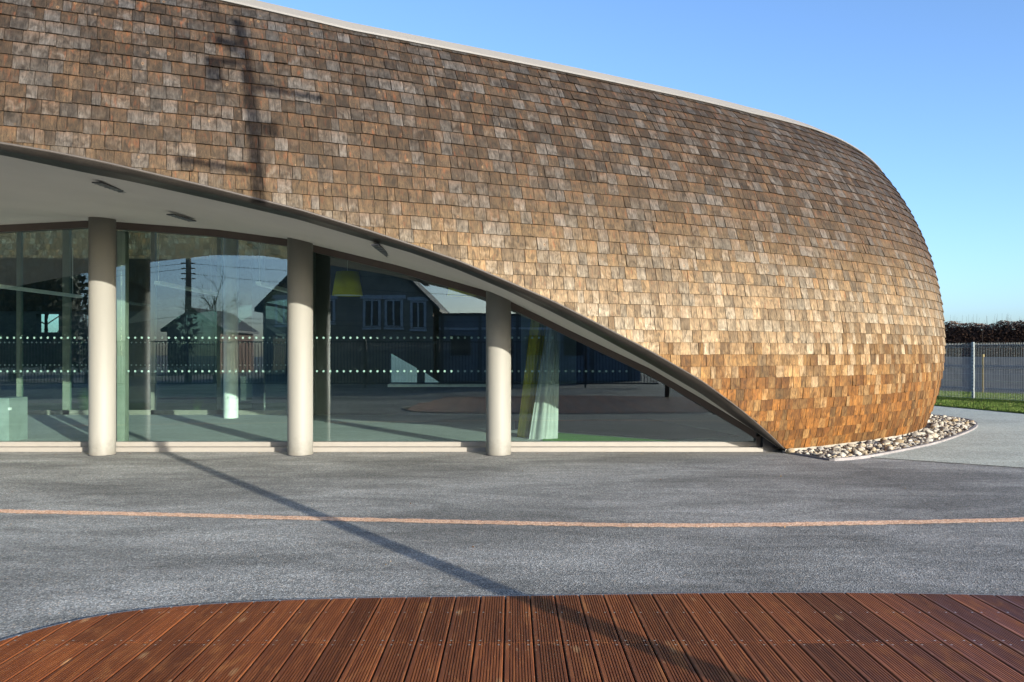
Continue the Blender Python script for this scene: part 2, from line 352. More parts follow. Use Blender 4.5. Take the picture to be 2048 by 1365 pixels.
def S_nrm(s, z):
    a = S_pos(np.asarray(s) + .03, z) - S_pos(np.asarray(s) - .03, z); b = S_pos(s, np.asarray(z) + .03) - S_pos(s, np.asarray(z) - .03)
    n = np.cross(a, b); return n / np.linalg.norm(n, axis=-1, keepdims=True)
def l_to_z(s, l):
    x = np.interp(s, SS, np.arange(len(SS))); i = int(min(x, len(SS) - 2)); f = x - i
    return float(np.interp(l, LL[i] * (1 - f) + LL[i + 1] * f, ZT))
def z_to_l(s, z):
    x = np.interp(s, SS, np.arange(len(SS))); i = int(min(x, len(SS) - 2)); f = x - i
    return float(np.interp(z, ZT, LL[i] * (1 - f) + LL[i + 1] * f))
FRONT = np.where(P0[:, 1] < 18.3)[0].max()
PX = CX + F * GX / GY; PY = HZ - F * (GZ - H) / GY
def sight(px, py):                                                          # where a line of sight meets the shell: (s, z)
    d = (PX[:FRONT] - px) ** 2 + (PY[:FRONT] - py) ** 2; i, j = np.unravel_index(d.argmin(), d.shape); s, z = SS[i], ZT[j]
    for _ in range(25):
        def pr(s, z):
            q = S_pos(s, z)[0]; return np.array([CX + F * q[0] / q[1], HZ - F * (q[2] - H) / q[1]])
        f0 = pr(s, z); J = np.stack([(pr(s + .01, z) - f0) / .01, (pr(s, z + .01) - f0) / .01], 1)
        try: st = np.linalg.solve(J, np.array([px, py]) - f0)
        except np.linalg.LinAlgError: break
        s += float(np.clip(st[0], -.3, .3)); z = float(np.clip(z + np.clip(st[1], -.3, .3), Z0, 5.95))
    return s, z
lip_px = [(0, 287), (100, 304), (205, 325), (410, 373), (598, 420), (733, 461), (825, 491), (916, 522), (1008, 561), (1099, 600), (1187, 644), (1293, 699), (1401, 761), (1480, 819), (1530, 861), (1568, 899)]
lip_sz = [sight(*p) for p in lip_px]
sL = lip_sz[0][0]
lip_sz = [(sL - 9, 3.52), (sL - 6, 3.60), (sL - 3.5, 3.60), (sL - 1.6, 3.545)] + lip_sz
LIP_S = np.array([a for a, b in lip_sz]); LIP_Z = np.array([b for a, b in lip_sz]); LIP_END = LIP_S[-1]
def lip_z(s): return np.where(np.asarray(s) > LIP_END, Z0, np.interp(s, LIP_S, LIP_Z))
roof_sz = [sight(*p) for p in [(430, 0), (700, 62), (900, 101), (1100, 140), (1300, 182), (1500, 228), (1620, 258)]]
ROOF_S = np.array([a for a, b in roof_sz]); ROOF_Z = np.array([b for a, b in roof_sz])
ROOF_S = np.r_[0, ROOF_S[0] - 3, ROOF_S, ROOF_S[-1] + 1.0, ROOF_S[-1] + 2.0, ROOF_S[-1] + 3.2, SS[-1]]; ROOF_Z = np.r_[ROOF_Z[0] + .1, ROOF_Z[0] + .05, ROOF_Z, ROOF_Z[-1] - .02, ROOF_Z[-1] - .10, ROOF_Z[-1] - .26, ROOF_Z[-1] - .3]
ROOF_Z = np.array(ROOF_Z)
def roof_z(s): return np.interp(s, ROOF_S, ROOF_Z)
S_MIN = .6; S_MAX = SS[-1] - .2

B = empty('shingled_building', (4, 12, 0), 'low curved building clad in weathered wood shingles with an arched glass front', 'building')

# sheathing under the shingles, cut along the lip and the roof edge
ns = 420; sv = np.linspace(S_MIN, S_MAX, ns); V = []; nz = 22
for s in sv:
    z0 = float(lip_z(s)); z1 = float(roof_z(s)); zz = np.linspace(z0, z1, nz); q = S_pos(np.full(nz, s), zz) - S_nrm(np.full(nz, s), zz) * .012
    V += [tuple(x) for x in q]
FQ = [(i * nz + j, (i + 1) * nz + j, (i + 1) * nz + j + 1, i * nz + j + 1) for i in range(ns - 1) for j in range(nz - 1)]
mesh_obj('boarding', V, FQ, SHEATH, B, True)

# shingles
EXPO = .158; shing = []
k = 0
while True:
    l0 = k * EXPO
    if l0 > 7.2: break
    s = S_MIN + random.random() * .12; course_tone = random.uniform(-.08, .08)
    while s < S_MAX:
        w = random.choice([.09, .12, .14, .15, .15, .155, .16, .17]) * random.uniform(.96, 1.04)
        if random.random() < .04: w *= .6
        zc = l_to_z(s, l0 + EXPO / 2)
        a = S_pos(s, zc)[0]; b = S_pos(s + .2, zc)[0]; scale = max(np.linalg.norm(b - a) / .2, .3)
        ds = w / scale; s0, s1 = s, s + ds; s = s1
        gap = random.choice([.003, .004, .005, .006, .007, .009]) / scale
        s0 += gap / 2; s1 -= gap / 2
        if s1 > S_MAX: break
        zr = (float(roof_z(s0)), float(roof_z(s1)))
        lz = (float(lip_z(s0)), float(lip_z(s1)))
        zb = [l_to_z(s0, l0), l_to_z(s1, l0)]; jit = random.uniform(-.004, .004); tw = random.uniform(-.0015, .0015)
        zb = [zb[0] + jit + tw, zb[1] + jit - tw]
        zt = [l_to_z(s0, l0 + EXPO * 1.22), l_to_z(s1, l0 + EXPO * 1.22)]
        ztv = [l_to_z(s0, l0 + EXPO), l_to_z(s1, l0 + EXPO)]
        if ztv[0] <= lz[0] + .01 and ztv[1] <= lz[1] + .01: continue
        if zb[0] >= zr[0] - .008 and zb[1] >= zr[1] - .008: continue
        cut = False
        for c in (0, 1):
            if zb[c] < lz[c] + .002: zb[c] = lz[c] + .002; cut = True
            zt[c] = min(max(zt[c], zb[c] + .004), zr[c] + .01); zb[c] = min(zb[c], zr[c] - .001)
        shing.append((s0, s1, zb, zt, l0, zc, w, cut))
    k += 1
n = len(shing)
sa = np.array([[q[0], q[1]] for q in shing]); zb = np.array([q[2] for q in shing]); zt = np.array([q[3] for q in shing]); l0a = np.array([q[4] for q in shing])
prd = RNG.uniform(.014, .024, n); prd[RNG.random(n) < .03] += .008; twist = RNG.uniform(-.003, .003, n)
def corner(c, top):
    s = sa[:, c]; z = (zt if top else zb)[:, c]; p = S_pos(s, z); nr = S_nrm(s, z)
    if top: return p - nr * .009, p - nr * .002
    q = prd + (twist if c else -twist); return p + nr * (q - .011)[:, None], p + nr * q[:, None]
cor = {(c, t): corner(c, t) for c in (0, 1) for t in (0, 1)}
# per shingle: back bl br tr tl, front bl br tr tl
VS = np.stack([cor[0, 0][0], cor[1, 0][0], cor[1, 1][0], cor[0, 1][0], cor[0, 0][1], cor[1, 0][1], cor[1, 1][1], cor[0, 1][1]], 1)
FS = [(4, 5, 6, 7), (0, 1, 5, 4), (1, 2, 6, 5), (3, 0, 4, 7)]
wv = np.array([q[6] for q in shing]); seeds = RNG.random(n); r1 = RNG.random(n); r2 = RNG.random(n); zc_ = np.array([q[5] for q in shing]) / 6.0
hgt = np.stack([zb[:, 0], zb[:, 1], zt[:, 1], zt[:, 0]], 1) - zb.mean(1)[:, None]
U = np.stack([np.zeros(n), wv, wv, np.zeros(n)], 1) + (seeds * 13.0)[:, None]
LUV = np.zeros((n, 8, 3)); LUV[:, :4, 0] = U; LUV[:, 4:, 0] = U; LUV[:, :4, 1] = hgt; LUV[:, 4:, 1] = hgt; LUV[:, :, 2] = (seeds * 7.31)[:, None]
RND = np.ones((n, 8, 4)); RND[:, :, 0] = r1[:, None]; RND[:, :, 1] = r2[:, None]; RND[:, :, 2] = zc_[:, None]
def shingle_mesh(name, idx, origin=None):
    v = VS[idx].reshape(-1, 3)
    if origin is not None: v = v - origin
    me = bpy.data.meshes.new(name)
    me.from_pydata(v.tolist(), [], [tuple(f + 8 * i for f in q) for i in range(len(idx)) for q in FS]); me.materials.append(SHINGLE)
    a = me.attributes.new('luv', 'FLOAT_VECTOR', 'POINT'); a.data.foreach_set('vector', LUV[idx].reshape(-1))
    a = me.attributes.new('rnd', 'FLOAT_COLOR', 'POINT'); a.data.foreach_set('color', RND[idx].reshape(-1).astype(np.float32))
    o = bpy.data.objects.new(name, me); COL.objects.link(o)
    if origin is not None: o.location = origin
    attach(o, B); return o
FP = VS[:, 4:]; fpx = CX + F * FP[..., 0] / np.maximum(FP[..., 1], .5); fpy = HZ - F * (FP[..., 2] - H) / np.maximum(FP[..., 1], .5)
area = .5 * np.abs(sum(fpx[:, i] * fpy[:, (i + 1) % 4] - fpx[:, (i + 1) % 4] * fpy[:, i] for i in range(4)))
inside = (fpx.min(1) > 2) & (fpx.max(1) < 2046) & (fpy.min(1) > 2) & (fpy.max(1) < 1363) & (FP[..., 1].mean(1) < 16)
area[~inside] = 0
order = np.argsort(-area); solo = order[:300]; rest = np.sort(order[300:])
for i in solo: shingle_mesh('shingle', np.array([i]), VS[i].mean(0))
tag(shingle_mesh('shingles', rest), kind='stuff')

# drip edge, perforated band and plaster soffit
head_px = [(-1000, 560), (-600, 508), (-300, 475), (0, 452), (177, 443), (233, 445), (440, 461), (574, 479), (628, 491), (800, 533), (971, 582), (1022, 604), (1140, 662), (1234, 707), (1300, 738), (1400, 796), (1498, 855), (1534, 880)]
YG = 12.25
HEAD = np.array([pix_at(x, y, YG) for x, y in head_px])
def head_z(x): return np.interp(x, HEAD[:, 0], HEAD[:, 2])
ls = np.linspace(S_MIN, LIP_END, 150); lipP = S_pos(ls, lip_z(ls)); lipN = S_nrm(ls, lip_z(ls))
up = np.array([0, 0, 1.0])
lo_px = [(-1000, 240), (-300, 272), (0, 310), (176, 347), (264, 364), (483, 413), (598, 440), (825, 507), (916, 540), (1008, 579), (1099, 622), (1187, 667), (1293, 724), (1401, 787), (1480, 843), (1530, 876), (1566, 902)]
lpx = np.array([a for a, b in lo_px]); lpy = np.array([b for a, b in lo_px])
TB = np.gradient(lipP, axis=0); TB /= np.linalg.norm(TB, axis=1)[:, None]
frac = np.linspace(0, 1, 150)
band = .26 * smooth01(-frac, -1.0, -.9) + .015
inner = lipP + np.stack([np.zeros(150), band, np.zeros(150)], 1)
ipx = CX + F * inner[:, 0] / inner[:, 1]
inner[:, 2] = H + (HZ - np.interp(ipx, lpx, lpy)) * inner[:, 1] / F
left = ipx < -300; inner[left, 2] = np.minimum(inner[left, 2], lipP[left, 2] - .06); inner[:, 2] = np.maximum(inner[:, 2], .012)
lip_out = lipP + lipN * .026 - up * .004; lip_in = lipP - up * .016
strip('drip_edge', lipP + lipN * .028 + up * .006, lip_out - up * .012, TRIM, B, True, (0, .012, 0))
strip('perforated_band', lip_out - up * .008, inner, PERF, B, True, (0, .004, .012))
hx_ = np.interp(np.linspace(0, 1, 150), np.linspace(0, 1, 150), np.interp(inner[:, 0], [inner[0, 0], inner[-1, 0]], [-10.4, 3.80]))
hd = np.stack([hx_, np.full(150, YG - .03), head_z(hx_)], 1)
mids = [inner * (1 - t) + hd * t for t in np.linspace(0, 1, 9)]
vv = [tuple(p) for r in mids for p in r]; mesh_obj('soffit', vv, [(r * 150 + i, r * 150 + i + 1, (r + 1) * 150 + i + 1, (r + 1) * 150 + i) for r in range(8) for i in range(149)], PLASTER, B, True)
def soffit_at(px, py):                                                     # meet a line of sight with the soffit
    A = np.array(mids); X = CX + F * A[..., 0] / A[..., 1]; Yp = HZ - F * (A[..., 2] - H) / A[..., 1]
    d = (X - px) ** 2 + (Yp - py) ** 2; i = np.unravel_index(d.argmin(), d.shape); Y = A[i][1]
    # refine depth between neighbouring rows
    return Vector(pix_at(px, py, Y))
for a, b, wd in (((193, 364), (258, 387), .10), ((340, 428), (386, 442), .10), ((750, 489), (781, 514), .09)):
    p, q = soffit_at(*a), soffit_at(*b); d = (q - p).normalized(); side = d.cross(Vector((0, 0, 1))).normalized() * wd / 2; dn = Vector((0, 0, -.012))
    m = MB(); m.add([p + side, q + side, q - side, p - side, p + side + dn, q + side + dn, q - side + dn, p - side + dn], [(0, 1, 2, 3), (7, 6, 5, 4), (0, 4, 5, 1), (1, 5, 6, 2), (2, 6, 7, 3), (3, 7, 4, 0)])
    g = m.obj('ceiling_grille', DARK_METAL, B)
    for t in np.linspace(.08, .92, 7):
        c = p + (q - p) * t + dn; m2 = MB(); e = d * .008; f = side * .9; z2 = Vector((0, 0, -.006))
        m2.add([c - e + f, c + e + f, c + e - f, c - e - f, c - e + f + z2, c + e + f + z2, c + e - f + z2, c - e - f + z2], [(0, 1, 2, 3), (7, 6, 5, 4), (0, 4, 5, 1), (1, 5, 6, 2), (2, 6, 7, 3), (3, 7, 4, 0)])
        m2.obj('slat', STEEL, g)

# roof edge and roof
rs = np.linspace(S_MIN, S_MAX, 260); rp = S_pos(rs, roof_z(rs)); rn = S_nrm(rs, roof_z(rs)); rh = rn.copy(); rh[:, 2] = 0; rh /= np.linalg.norm(rh, axis=1)[:, None]
e0 = rp + rh * .030 + up * .0; e1 = rp + rh * .030 + up * .022; e2 = rp + rh * .014 + up * .025; ft = (.115 - .07 * smooth01(rs, ROOF_S[-4] - 3, ROOF_S[-4] + 1))[:, None]; e3 = rp - rh * .03 + up * ft; e4 = rp - rh * .16 + up * (ft + .005)
for i, (a, b) in enumerate(((e0, e1), (e1, e2), (e2, e3), (e3, e4))): pass
rows = [rp - rh * .01 - up * .01, e0, e1, e2, e3, e4]; R = len(rs)
mesh_obj('roof_fascia', [tuple(p) for r in rows for p in r], [(k * R + i, k * R + i + 1, (k + 1) * R + i + 1, (k + 1) * R + i) for k in range(len(rows) - 1) for i in range(R - 1)], FASCIA, B)
poly = [tuple(p - np.array([0, 0, .05])) for p in (rp - rh * .1)[::4]] + [(-4.4, 18.35, 5.3), (float(rp[0][0]), 18.35, 5.4)]
mesh_obj('flat_roof', poly, [tuple(range(len(poly)))], WALL_DARK, B)

# plinth round the base
ps = np.linspace(LIP_END - .02, S_MAX, 160); pb = S_pos(ps, np.full(160, Z0)); pn = S_nrm(ps, np.full(160, Z0)); pn[:, 2] = 0
a0 = pb - pn * .015; a0[:, 2] = -.1; a1 = a0.copy(); a1[:, 2] = Z0 - .002; a2 = pb - pn * .2; a2[:, 2] = Z0 - .002
rows = [a0, a1, a2]
mesh_obj('plinth', [tuple(p) for r in rows for p in r], [(k * 160 + i, k * 160 + i + 1, (k + 1) * 160 + i + 1, (k + 1) * 160 + i) for k in range(2) for i in range(159)], PLINTH, B)

# columns
def cylinder(name, x, y, r, z0, z1, mat, parent, n=48):
    m = MB(); vs = []; fs = []
    for z in (z0, z1):
        for k_ in range(n): vs.append((x + r * math.cos(2 * math.pi * k_ / n), y + r * math.sin(2 * math.pi * k_ / n), z))
    m.add(vs, [(k_, (k_ + 1) % n, n + (k_ + 1) % n, n + k_) for k_ in range(n)] + [tuple(range(n, 2 * n))]); o = m.obj(name, mat, parent, True, (x, y, z0))
    o.data.polygons[-1].use_smooth = False; return o
YC = 11.70; COLX = [-8.70, -5.845, -3.022, -.193]
for x in COLX:
    cc_ = cylinder('column', x, YC, .178, -.05, 3.62, COLUMN, B)
    cylinder('sealant_ring', x, YC, .186, -.05, -.004, DARK_METAL, cc_)
cylinder('inner_column', -5.93, 17.3, .15, .06, 4.35, LAMP_WHITE, B)

# glass front, bay by bay
bays = [(-10.4, -8.70), (-8.70, -5.845), (-5.845, -3.022), (-3.022, -.193), (-.193, 3.63)]
def arch(x0, x1, dz, n=24):
    xs = np.linspace(x0, x1, n); return [(float(x), float(head_z(x)) + dz) for x in xs]
def dots(xa, xb, Y, rows, r=.0170, step=.1007, name='dots'):
    m = MB()
    for zr in rows:
        x = math.ceil(xa / step) * step
        while x < xb:
            if zr < float(head_z(x)) - .2 or Y > 15:
                vs = [(x + r * math.cos(t), Y, zr + r * math.sin(t)) for t in np.linspace(0, 2 * math.pi, 12, endpoint=False)]
                m.add(vs, [tuple(range(12))])
            x += step
    return m
for x0, x1 in bays:
    end = x1 > 3
    m = MB(); lo = arch(x0, x1, -.105); hi = arch(x0, x1, .012)
    m.wallprism(lo + hi[::-1], YG - .06, YG + .05)
    if end: m.box((x1, YG - .06, .05), (x1 + .07, YG + .05, float(head_z(x1 + .07)) - .02))
    wdw = m.obj('window', FRAME_BROWN, B)
    xs = np.linspace(x0, x1, 24); top = [(float(x), max(float(head_z(x)) - .103, .121)) for x in xs]
    g = MB(); g.wallprism([(x0 + .003, .118), (x1 - .003, .118)] + top[::-1], YG, YG + .016); g.obj('pane', GLASS, wdw)
    s_ = MB().box((x0, YG - .07, .052), (x1, YG + .08, .117)); s_.obj('bottom_rail', FRAME_WHITE, wdw)
    MB().box((x0, YG - .20, -.04), (x1 + (.0 if not end else .06), YG + .08, .051)).obj('sill', FRAME_WHITE, wdw)
    d = dots(x0 + .03, x1 - .03, YG + .022, (1.166, 1.667))
    if d.v: tag(d.obj('dots', DOT, wdw), kind='stuff')
# hinged leaf stile by the second column and the dark end plate under the lip
MB().box((-5.985, YG + .03, .07), (-5.925, YG + .12, float(head_z(-5.95)) - .12)).obj('door_jamb', DARK_METAL, B)
MB().box((-5.92, YG + .04, .07), (-5.80, YG + .16, float(head_z(-5.85)) - .12)).obj('door_stile', MULLION, B)
MB().wallprism([(3.70, -.02), (3.96, -.02), (3.96, .03), (3.70, .20)], YG - .16, YG + .04).obj('end_plate', DARK_METAL, B)

# ------------------------------------------------------------------ interior
ZF = .066; YB = 18.2
fb_ = S_pos(np.linspace(LIP_END + .25, np.interp(18.4, P0[:, 1], SS), 30), np.full(30, .1)); fbn = S_nrm(np.linspace(LIP_END + .25, np.interp(18.4, P0[:, 1], SS), 30), np.full(30, .1))
fin_ = [(float(p[0] - q[0] * .12), float(max(p[1] - q[1] * .12, YG + .085))) for p, q in zip(fb_, fbn)]
MB().prism([(-16, YG + .085), (3.7, YG + .085)] + [p for p in fin_ if p[1] < YB - .02] + [(7.9, YB), (-16, YB)], -.05, ZF).obj('inner_floor', FLOOR, B)
xs = np.linspace(-10.4, 3.8, 60); c0 = np.stack([xs, np.full(60, YG + .05), head_z(xs) + .0], 1); c1 = np.stack([xs, np.full(60, 14.6), np.maximum(head_z(xs) + .36, 3.3)], 1); c2 = np.stack([xs, np.full(60, YB), np.full(60, 4.5)], 1)
strip('inner_ceiling', c0, c1, CEIL, B); strip('inner_ceiling', c1, c2, CEIL, B)
# back wall right of the courtyard, with a sloping three-sided opening
y0, y1 = YB, YB + .2
def bx(px): return (px - CX) / F * YB
def bz(py): return H + (HZ - py) / F * YB
xl, xm0, xm1, xr = bx(780), bx(834), bx(848), bx(880); zl = bz(766)
wm = MB(); wm.wallprism([(-4.75, 0), (xl, 0), (xl, 5.2), (-4.75, 5.2)], y0, y1); wm.wallprism([(xl, 0), (xr, 0), (xr, zl), (xl, zl)], y0, y1)
wm.wallprism([(xl, bz(706)), (xm0, bz(737)), (xm1, bz(744)), (xr, zl), (xr, 5.2), (xl, 5.2)], y0, y1); wm.wallprism([(xr, 0), (8.2, 0), (8.2, 5.2), (xr, 5.2)], y0, y1); wm.wallprism([(xm0, zl), (xm1, zl), (xm1, bz(744)), (xm0, bz(737))], y0, y1)
wm.obj('back_wall', WALL_DARK, B)
MB().wallprism([(xl, zl), (xr, zl), (xm1, bz(744)), (xl, bz(706))], YB + .08, YB + .1).obj('sloping_pane', GLASS, B)
MB().box((xl, YB - .35, zl - .08), (bx(985), YB - .005, zl - .02)).obj('ledge', LAMP_WHITE, B)
for x, w in ((.20, .27), (1.06, .36)): MB().box((x, YB - .12, .75), (x + w, YB - .004, 3.3)).obj('wall_panel', PALE_GREEN, B)
MB().box((-4.85, YB - .3, ZF), (-4.35, YB + .1, 4.45)).obj('wall_pier', WALL_IN, B)
# courtyard glazing
for x in (-13.2, -11.0, -9.98, -8.02, -6.55, -4.95):
    MB().box((x, YB, ZF), (x + (.15 if x == -9.98 else .09), YB + .1, 4.48)).obj('mullion', MULLION if x != -8.02 else FRAME_WHITE, B)
MB().box((-15, YB, ZF - .02), (-4.86, YB + .1, ZF + .10)).obj('glazing_rail', FRAME_WHITE, B)
g = MB().box((-15, YB + .04, ZF + .1), (-4.87, YB + .052, 4.48)).obj('courtyard_pane', GLASS, B)
tag(dots(-14, -5, YB + .03, (1.166, 1.667)).obj('courtyard_dots', DOT, B), kind='stuff')
# far courtyard wall: shingled above, posts and dark glass below, one gap to the sky
FW = 23.4
fw = MB(); fw.wallprism([(-22, 2.55), (-3.6, 2.55), (-3.6, 5.6), (-22, 5.6)], FW, FW + .3)
for a, b in ((-22, -13.6), (-12.95, -3.6)): fw.wallprism([(a, 0), (b, 0), (b, 2.55), (a, 2.55)], FW + .02, FW + .3)
fw.wallprism([(-13.6, 0), (-12.95, 0), (-12.95, 2.02), (-13.6, 2.02)], FW + .02, FW + .3)
fw.obj('courtyard_wall', WALL_DARK, B)
vs = []; lu = []; rd = []; z = 2.62; cnt = 0
while z < 5.5:
    x = -16 + random.random() * .1
    while x < -3.7:
        w = random.uniform(.11, .16); sd = random.random(); a, b, q = random.random(), random.random(), random.uniform(.62, .85)
        for (xx, yy, zz) in ((x, FW - .004, z), (x + w - .005, FW - .004, z), (x + w - .005, FW - .003, z + .2), (x, FW - .003, z + .2), (x, FW - .02, z), (x + w - .005, FW - .02, z), (x + w - .005, FW - .006, z + .2), (x, FW - .006, z + .2)):
            vs.append((xx, yy, zz)); lu.append((xx - x + sd * 13, zz - z, sd * 7.3)); rd.append((a, b, q, 1))
        x += w; cnt += 1
    z += .16
me = bpy.data.meshes.new('courtyard_shingles'); me.from_pydata(vs, [], [tuple(f + 8 * i for f in q) for i in range(cnt) for q in FS]); me.materials.append(SHINGLE)
me.attributes.new('luv', 'FLOAT_VECTOR', 'POINT').data.foreach_set('vector', np.array(lu, np.float32).reshape(-1)); me.attributes.new('rnd', 'FLOAT_COLOR', 'POINT').data.foreach_set('color', np.array(rd, np.float32).reshape(-1))
o = bpy.data.objects.new('courtyard_shingles', me); COL.objects.link(o); attach(o, B); tag(o, kind='stuff')

# hanging strip lights
def strip_light(x, y0, y1, z, label):
    r = empty('strip_light', (x, y0, z), label, 'lamp', 'strip lights hanging inside')
    MB().box((x - .05, y0, z), (x + .05, y1, z + .06)).obj('housing', LAMP_WHITE, r)
    for yy in (y0 + .06, y1 - .3):
        MB().tube([(x, yy, z + .06), (x, yy, 3.62)], .006, 6).obj('cable', LAMP_WHITE, r)
strip_light(-9.16, 13.4, 17.4, 2.6, 'white strip light hanging inside, left of the first cream column')
strip_light(-6.02, 13.9, 16.7, 2.6, 'white strip light hanging inside the bay between first and second column')
strip_light(-4.33, 14.0, 17.0, 2.6, 'white strip light hanging just left behind the second column')
def lampshade(x, y, z, r0, r1, h, label):
    e = empty('pendant_lamp', (x, y, z), label, 'lamp', 'yellow pendant lamps')
    m = MB(); n = 40; vs = []
    for rr, zz in ((r0, z), (r1, z + h), (r1 - .01, z + h), (r0 - .01, z)):
        vs += [(x + rr * math.cos(2 * math.pi * k_ / n), y + rr * math.sin(2 * math.pi * k_ / n), zz) for k_ in range(n)]
    m.add(vs, [(a * n + k_, a * n + (k_ + 1) % n, ((a + 1) % 4) * n + (k_ + 1) % n, ((a + 1) % 4) * n + k_) for a in range(4) for k_ in range(n)])
    m.obj('shade', YELLOW, e, True)
    m = MB(); m.add([(x + (r0 - .015) * math.cos(2 * math.pi * k_ / n), y + (r0 - .015) * math.sin(2 * math.pi * k_ / n), z + .01) for k_ in range(n)], [tuple(range(n))[::-1]]); m.obj('diffuser', LAMP_WHITE, e)
    MB().tube([(x, y, z + h - .02), (x, y, 3.6)], .005, 6).obj('cable', LAMP_WHITE, e)
lampshade(-2.93, 14.6, 2.46, .27, .20, .42, 'yellow drum lampshade hanging inside, right of the second column')
lampshade(-.93, 15.2, 2.50, .27, .20, .42, 'yellow drum lampshade half hidden by the window head, left of third column')
MB().box((-7.98, 12.62, ZF), (-7.74, 13.1, .74)).obj('cabinet_body', PALE_GREEN, None)
cb = bpy.data.objects['cabinet_body']; cb.name = 'cabinet'; tag(cb, 'pale green low cabinet behind the glass at the left edge', 'cabinet')
MB().box((-7.745, 12.60, .56), (-7.71, 12.64, .60)).obj('handle', LAMP_WHITE, cb)
def curtain(name, base, top, wb, wt, z0, z1, mat, label, folds=7):
    m = MB(); nx, nz_ = folds * 6, 14; vs = []
    for j in range(nz_ + 1):
        t = j / nz_; cx = base[0] * (1 - t) + top[0] * t; cy = base[1] * (1 - t) + top[1] * t; w = wb * (1 - t) + wt * t
        for i in range(nx + 1):
            u = i / nx; vs.append((cx + (u - .5) * w, cy + .022 * math.sin((u + .06 * math.sin(u * 9)) * folds * 2 * math.pi) * (.4 + .6 * t) + .05 * math.cos(u * math.pi * 2), z0 + (z1 - z0) * t))
    k_ = len(vs); vs += [(a, b + .02, c) for a, b, c in vs]; q = [(j * (nx + 1) + i, j * (nx + 1) + i + 1, (j + 1) * (nx + 1) + i + 1, (j + 1) * (nx + 1) + i) for j in range(nz_) for i in range(nx)]
    m.add(vs, q + [tuple(a + k_ for a in f[::-1]) for f in q]); return tag(m.obj(name, mat, None, True), label, 'curtain')
curtain('curtain', (.50, 13.0), (.70, 13.1), .46, .16, ZF, 2.3, WCURT, 'white curtain gathered to a flare inside, right of third column', 5)
curtain('curtain', (.20, 13.35), (.52, 13.4), .24, .30, ZF, 2.5, YCURT, 'mustard yellow curtain leaning beside the white one inside', 4)
def floor_poly(pts, z): return [ground_pt(px, py, z) for px, py in pts]
for nm, pts, z, mt, lb in (('floor_mat', [(1085, 866), (1118, 866), (1340, 882), (1085, 884)], ZF + .012, GREEN_MAT, 'bright green carpet strip on the floor inside, right of third column'),
                       ('floor_mat', [(1030, 842), (1300, 838), (1480, 872), (1345, 880), (1125, 864), (1030, 858)], ZF + .006, BLACK_MAT, 'charcoal carpet on the floor inside behind the green strip')):
    tag(MB().prism(floor_poly(pts, z)[::-1], z - .005, z).obj(nm, mt), lb, 'mat')

# ------------------------------------------------------------------ ground
def sheet(name, poly, z, mat, kind='structure', thick=.0):
    m = MB()
    if thick: m.prism(poly, z - thick, z)
    else: m.add([(x, y, z) for x, y in poly], [tuple(range(len(poly)))])
    return tag(m.obj(name, mat), kind=kind)
sheet('ground', [(-300, -300), (300, -300), (300, 300), (-300, 300)], -.012, ASPHALT)
sheet('path', [(4.4, 11.73), ground_pt(1750, 915), ground_pt(2048, 935), (10.5, 7.6), (16, 4.0), (30, 4.0), (30, 26.5), (2, 26.5), (2, 13)], -.004, PALE_ASPHALT)
lawn_front = [(13.9, 11.5), ground_pt(2048, 828), ground_pt(1960, 820), ground_pt(1870, 812), (11.0, 25), (9, 26), (-3, 26)]
sheet('lawn', lawn_front + [(-3, 90), (90, 90), (90, 11.5)], .006, LAWN)
# pink gravel line across the yard
pl = curve([(-9, 8.35)] + [ground_pt(*p) for p in ((0, 1021), (300, 1027), (650, 1036), (1000, 1044), (1300, 1049), (1700, 1045), (2048, 1037))] + [(8, 8.0)], 400)
nrm = np.gradient(pl, axis=0); nrm = np.c_[-nrm[:, 1], nrm[:, 0]]; nrm /= np.linalg.norm(nrm, axis=1)[:, None]
jj = RNG.uniform(-.014, .014, (2, 400))
m = MB(); a = pl + nrm * (.074 + jj[0])[:, None]; b = pl - nrm * (.074 + jj[1])[:, None]
m.add([(x, y, -.007) for x, y in a] + [(x, y, -.007) for x, y in b], [(i, 400 + i, 401 + i, i + 1) for i in range(399)])
tag(m.obj('gravel_line', PINK), kind='structure')
# hairline joint in the asphalt
cr = curve([ground_pt(1690, 921) , ground_pt(1770, 955), ground_pt(1830, 990), ground_pt(1905, 1040)], 40); m = MB()
m.add([(x - .0025, y, -.0075) for x, y in cr] + [(x + .0025, y + .002, -.0075) for x, y in cr], [(i, 40 + i, 41 + i, i + 1) for i in range(39)])
tag(m.obj('joint_line', simple('tar_joint', (.05, .05, .052), .7)), kind='structure')

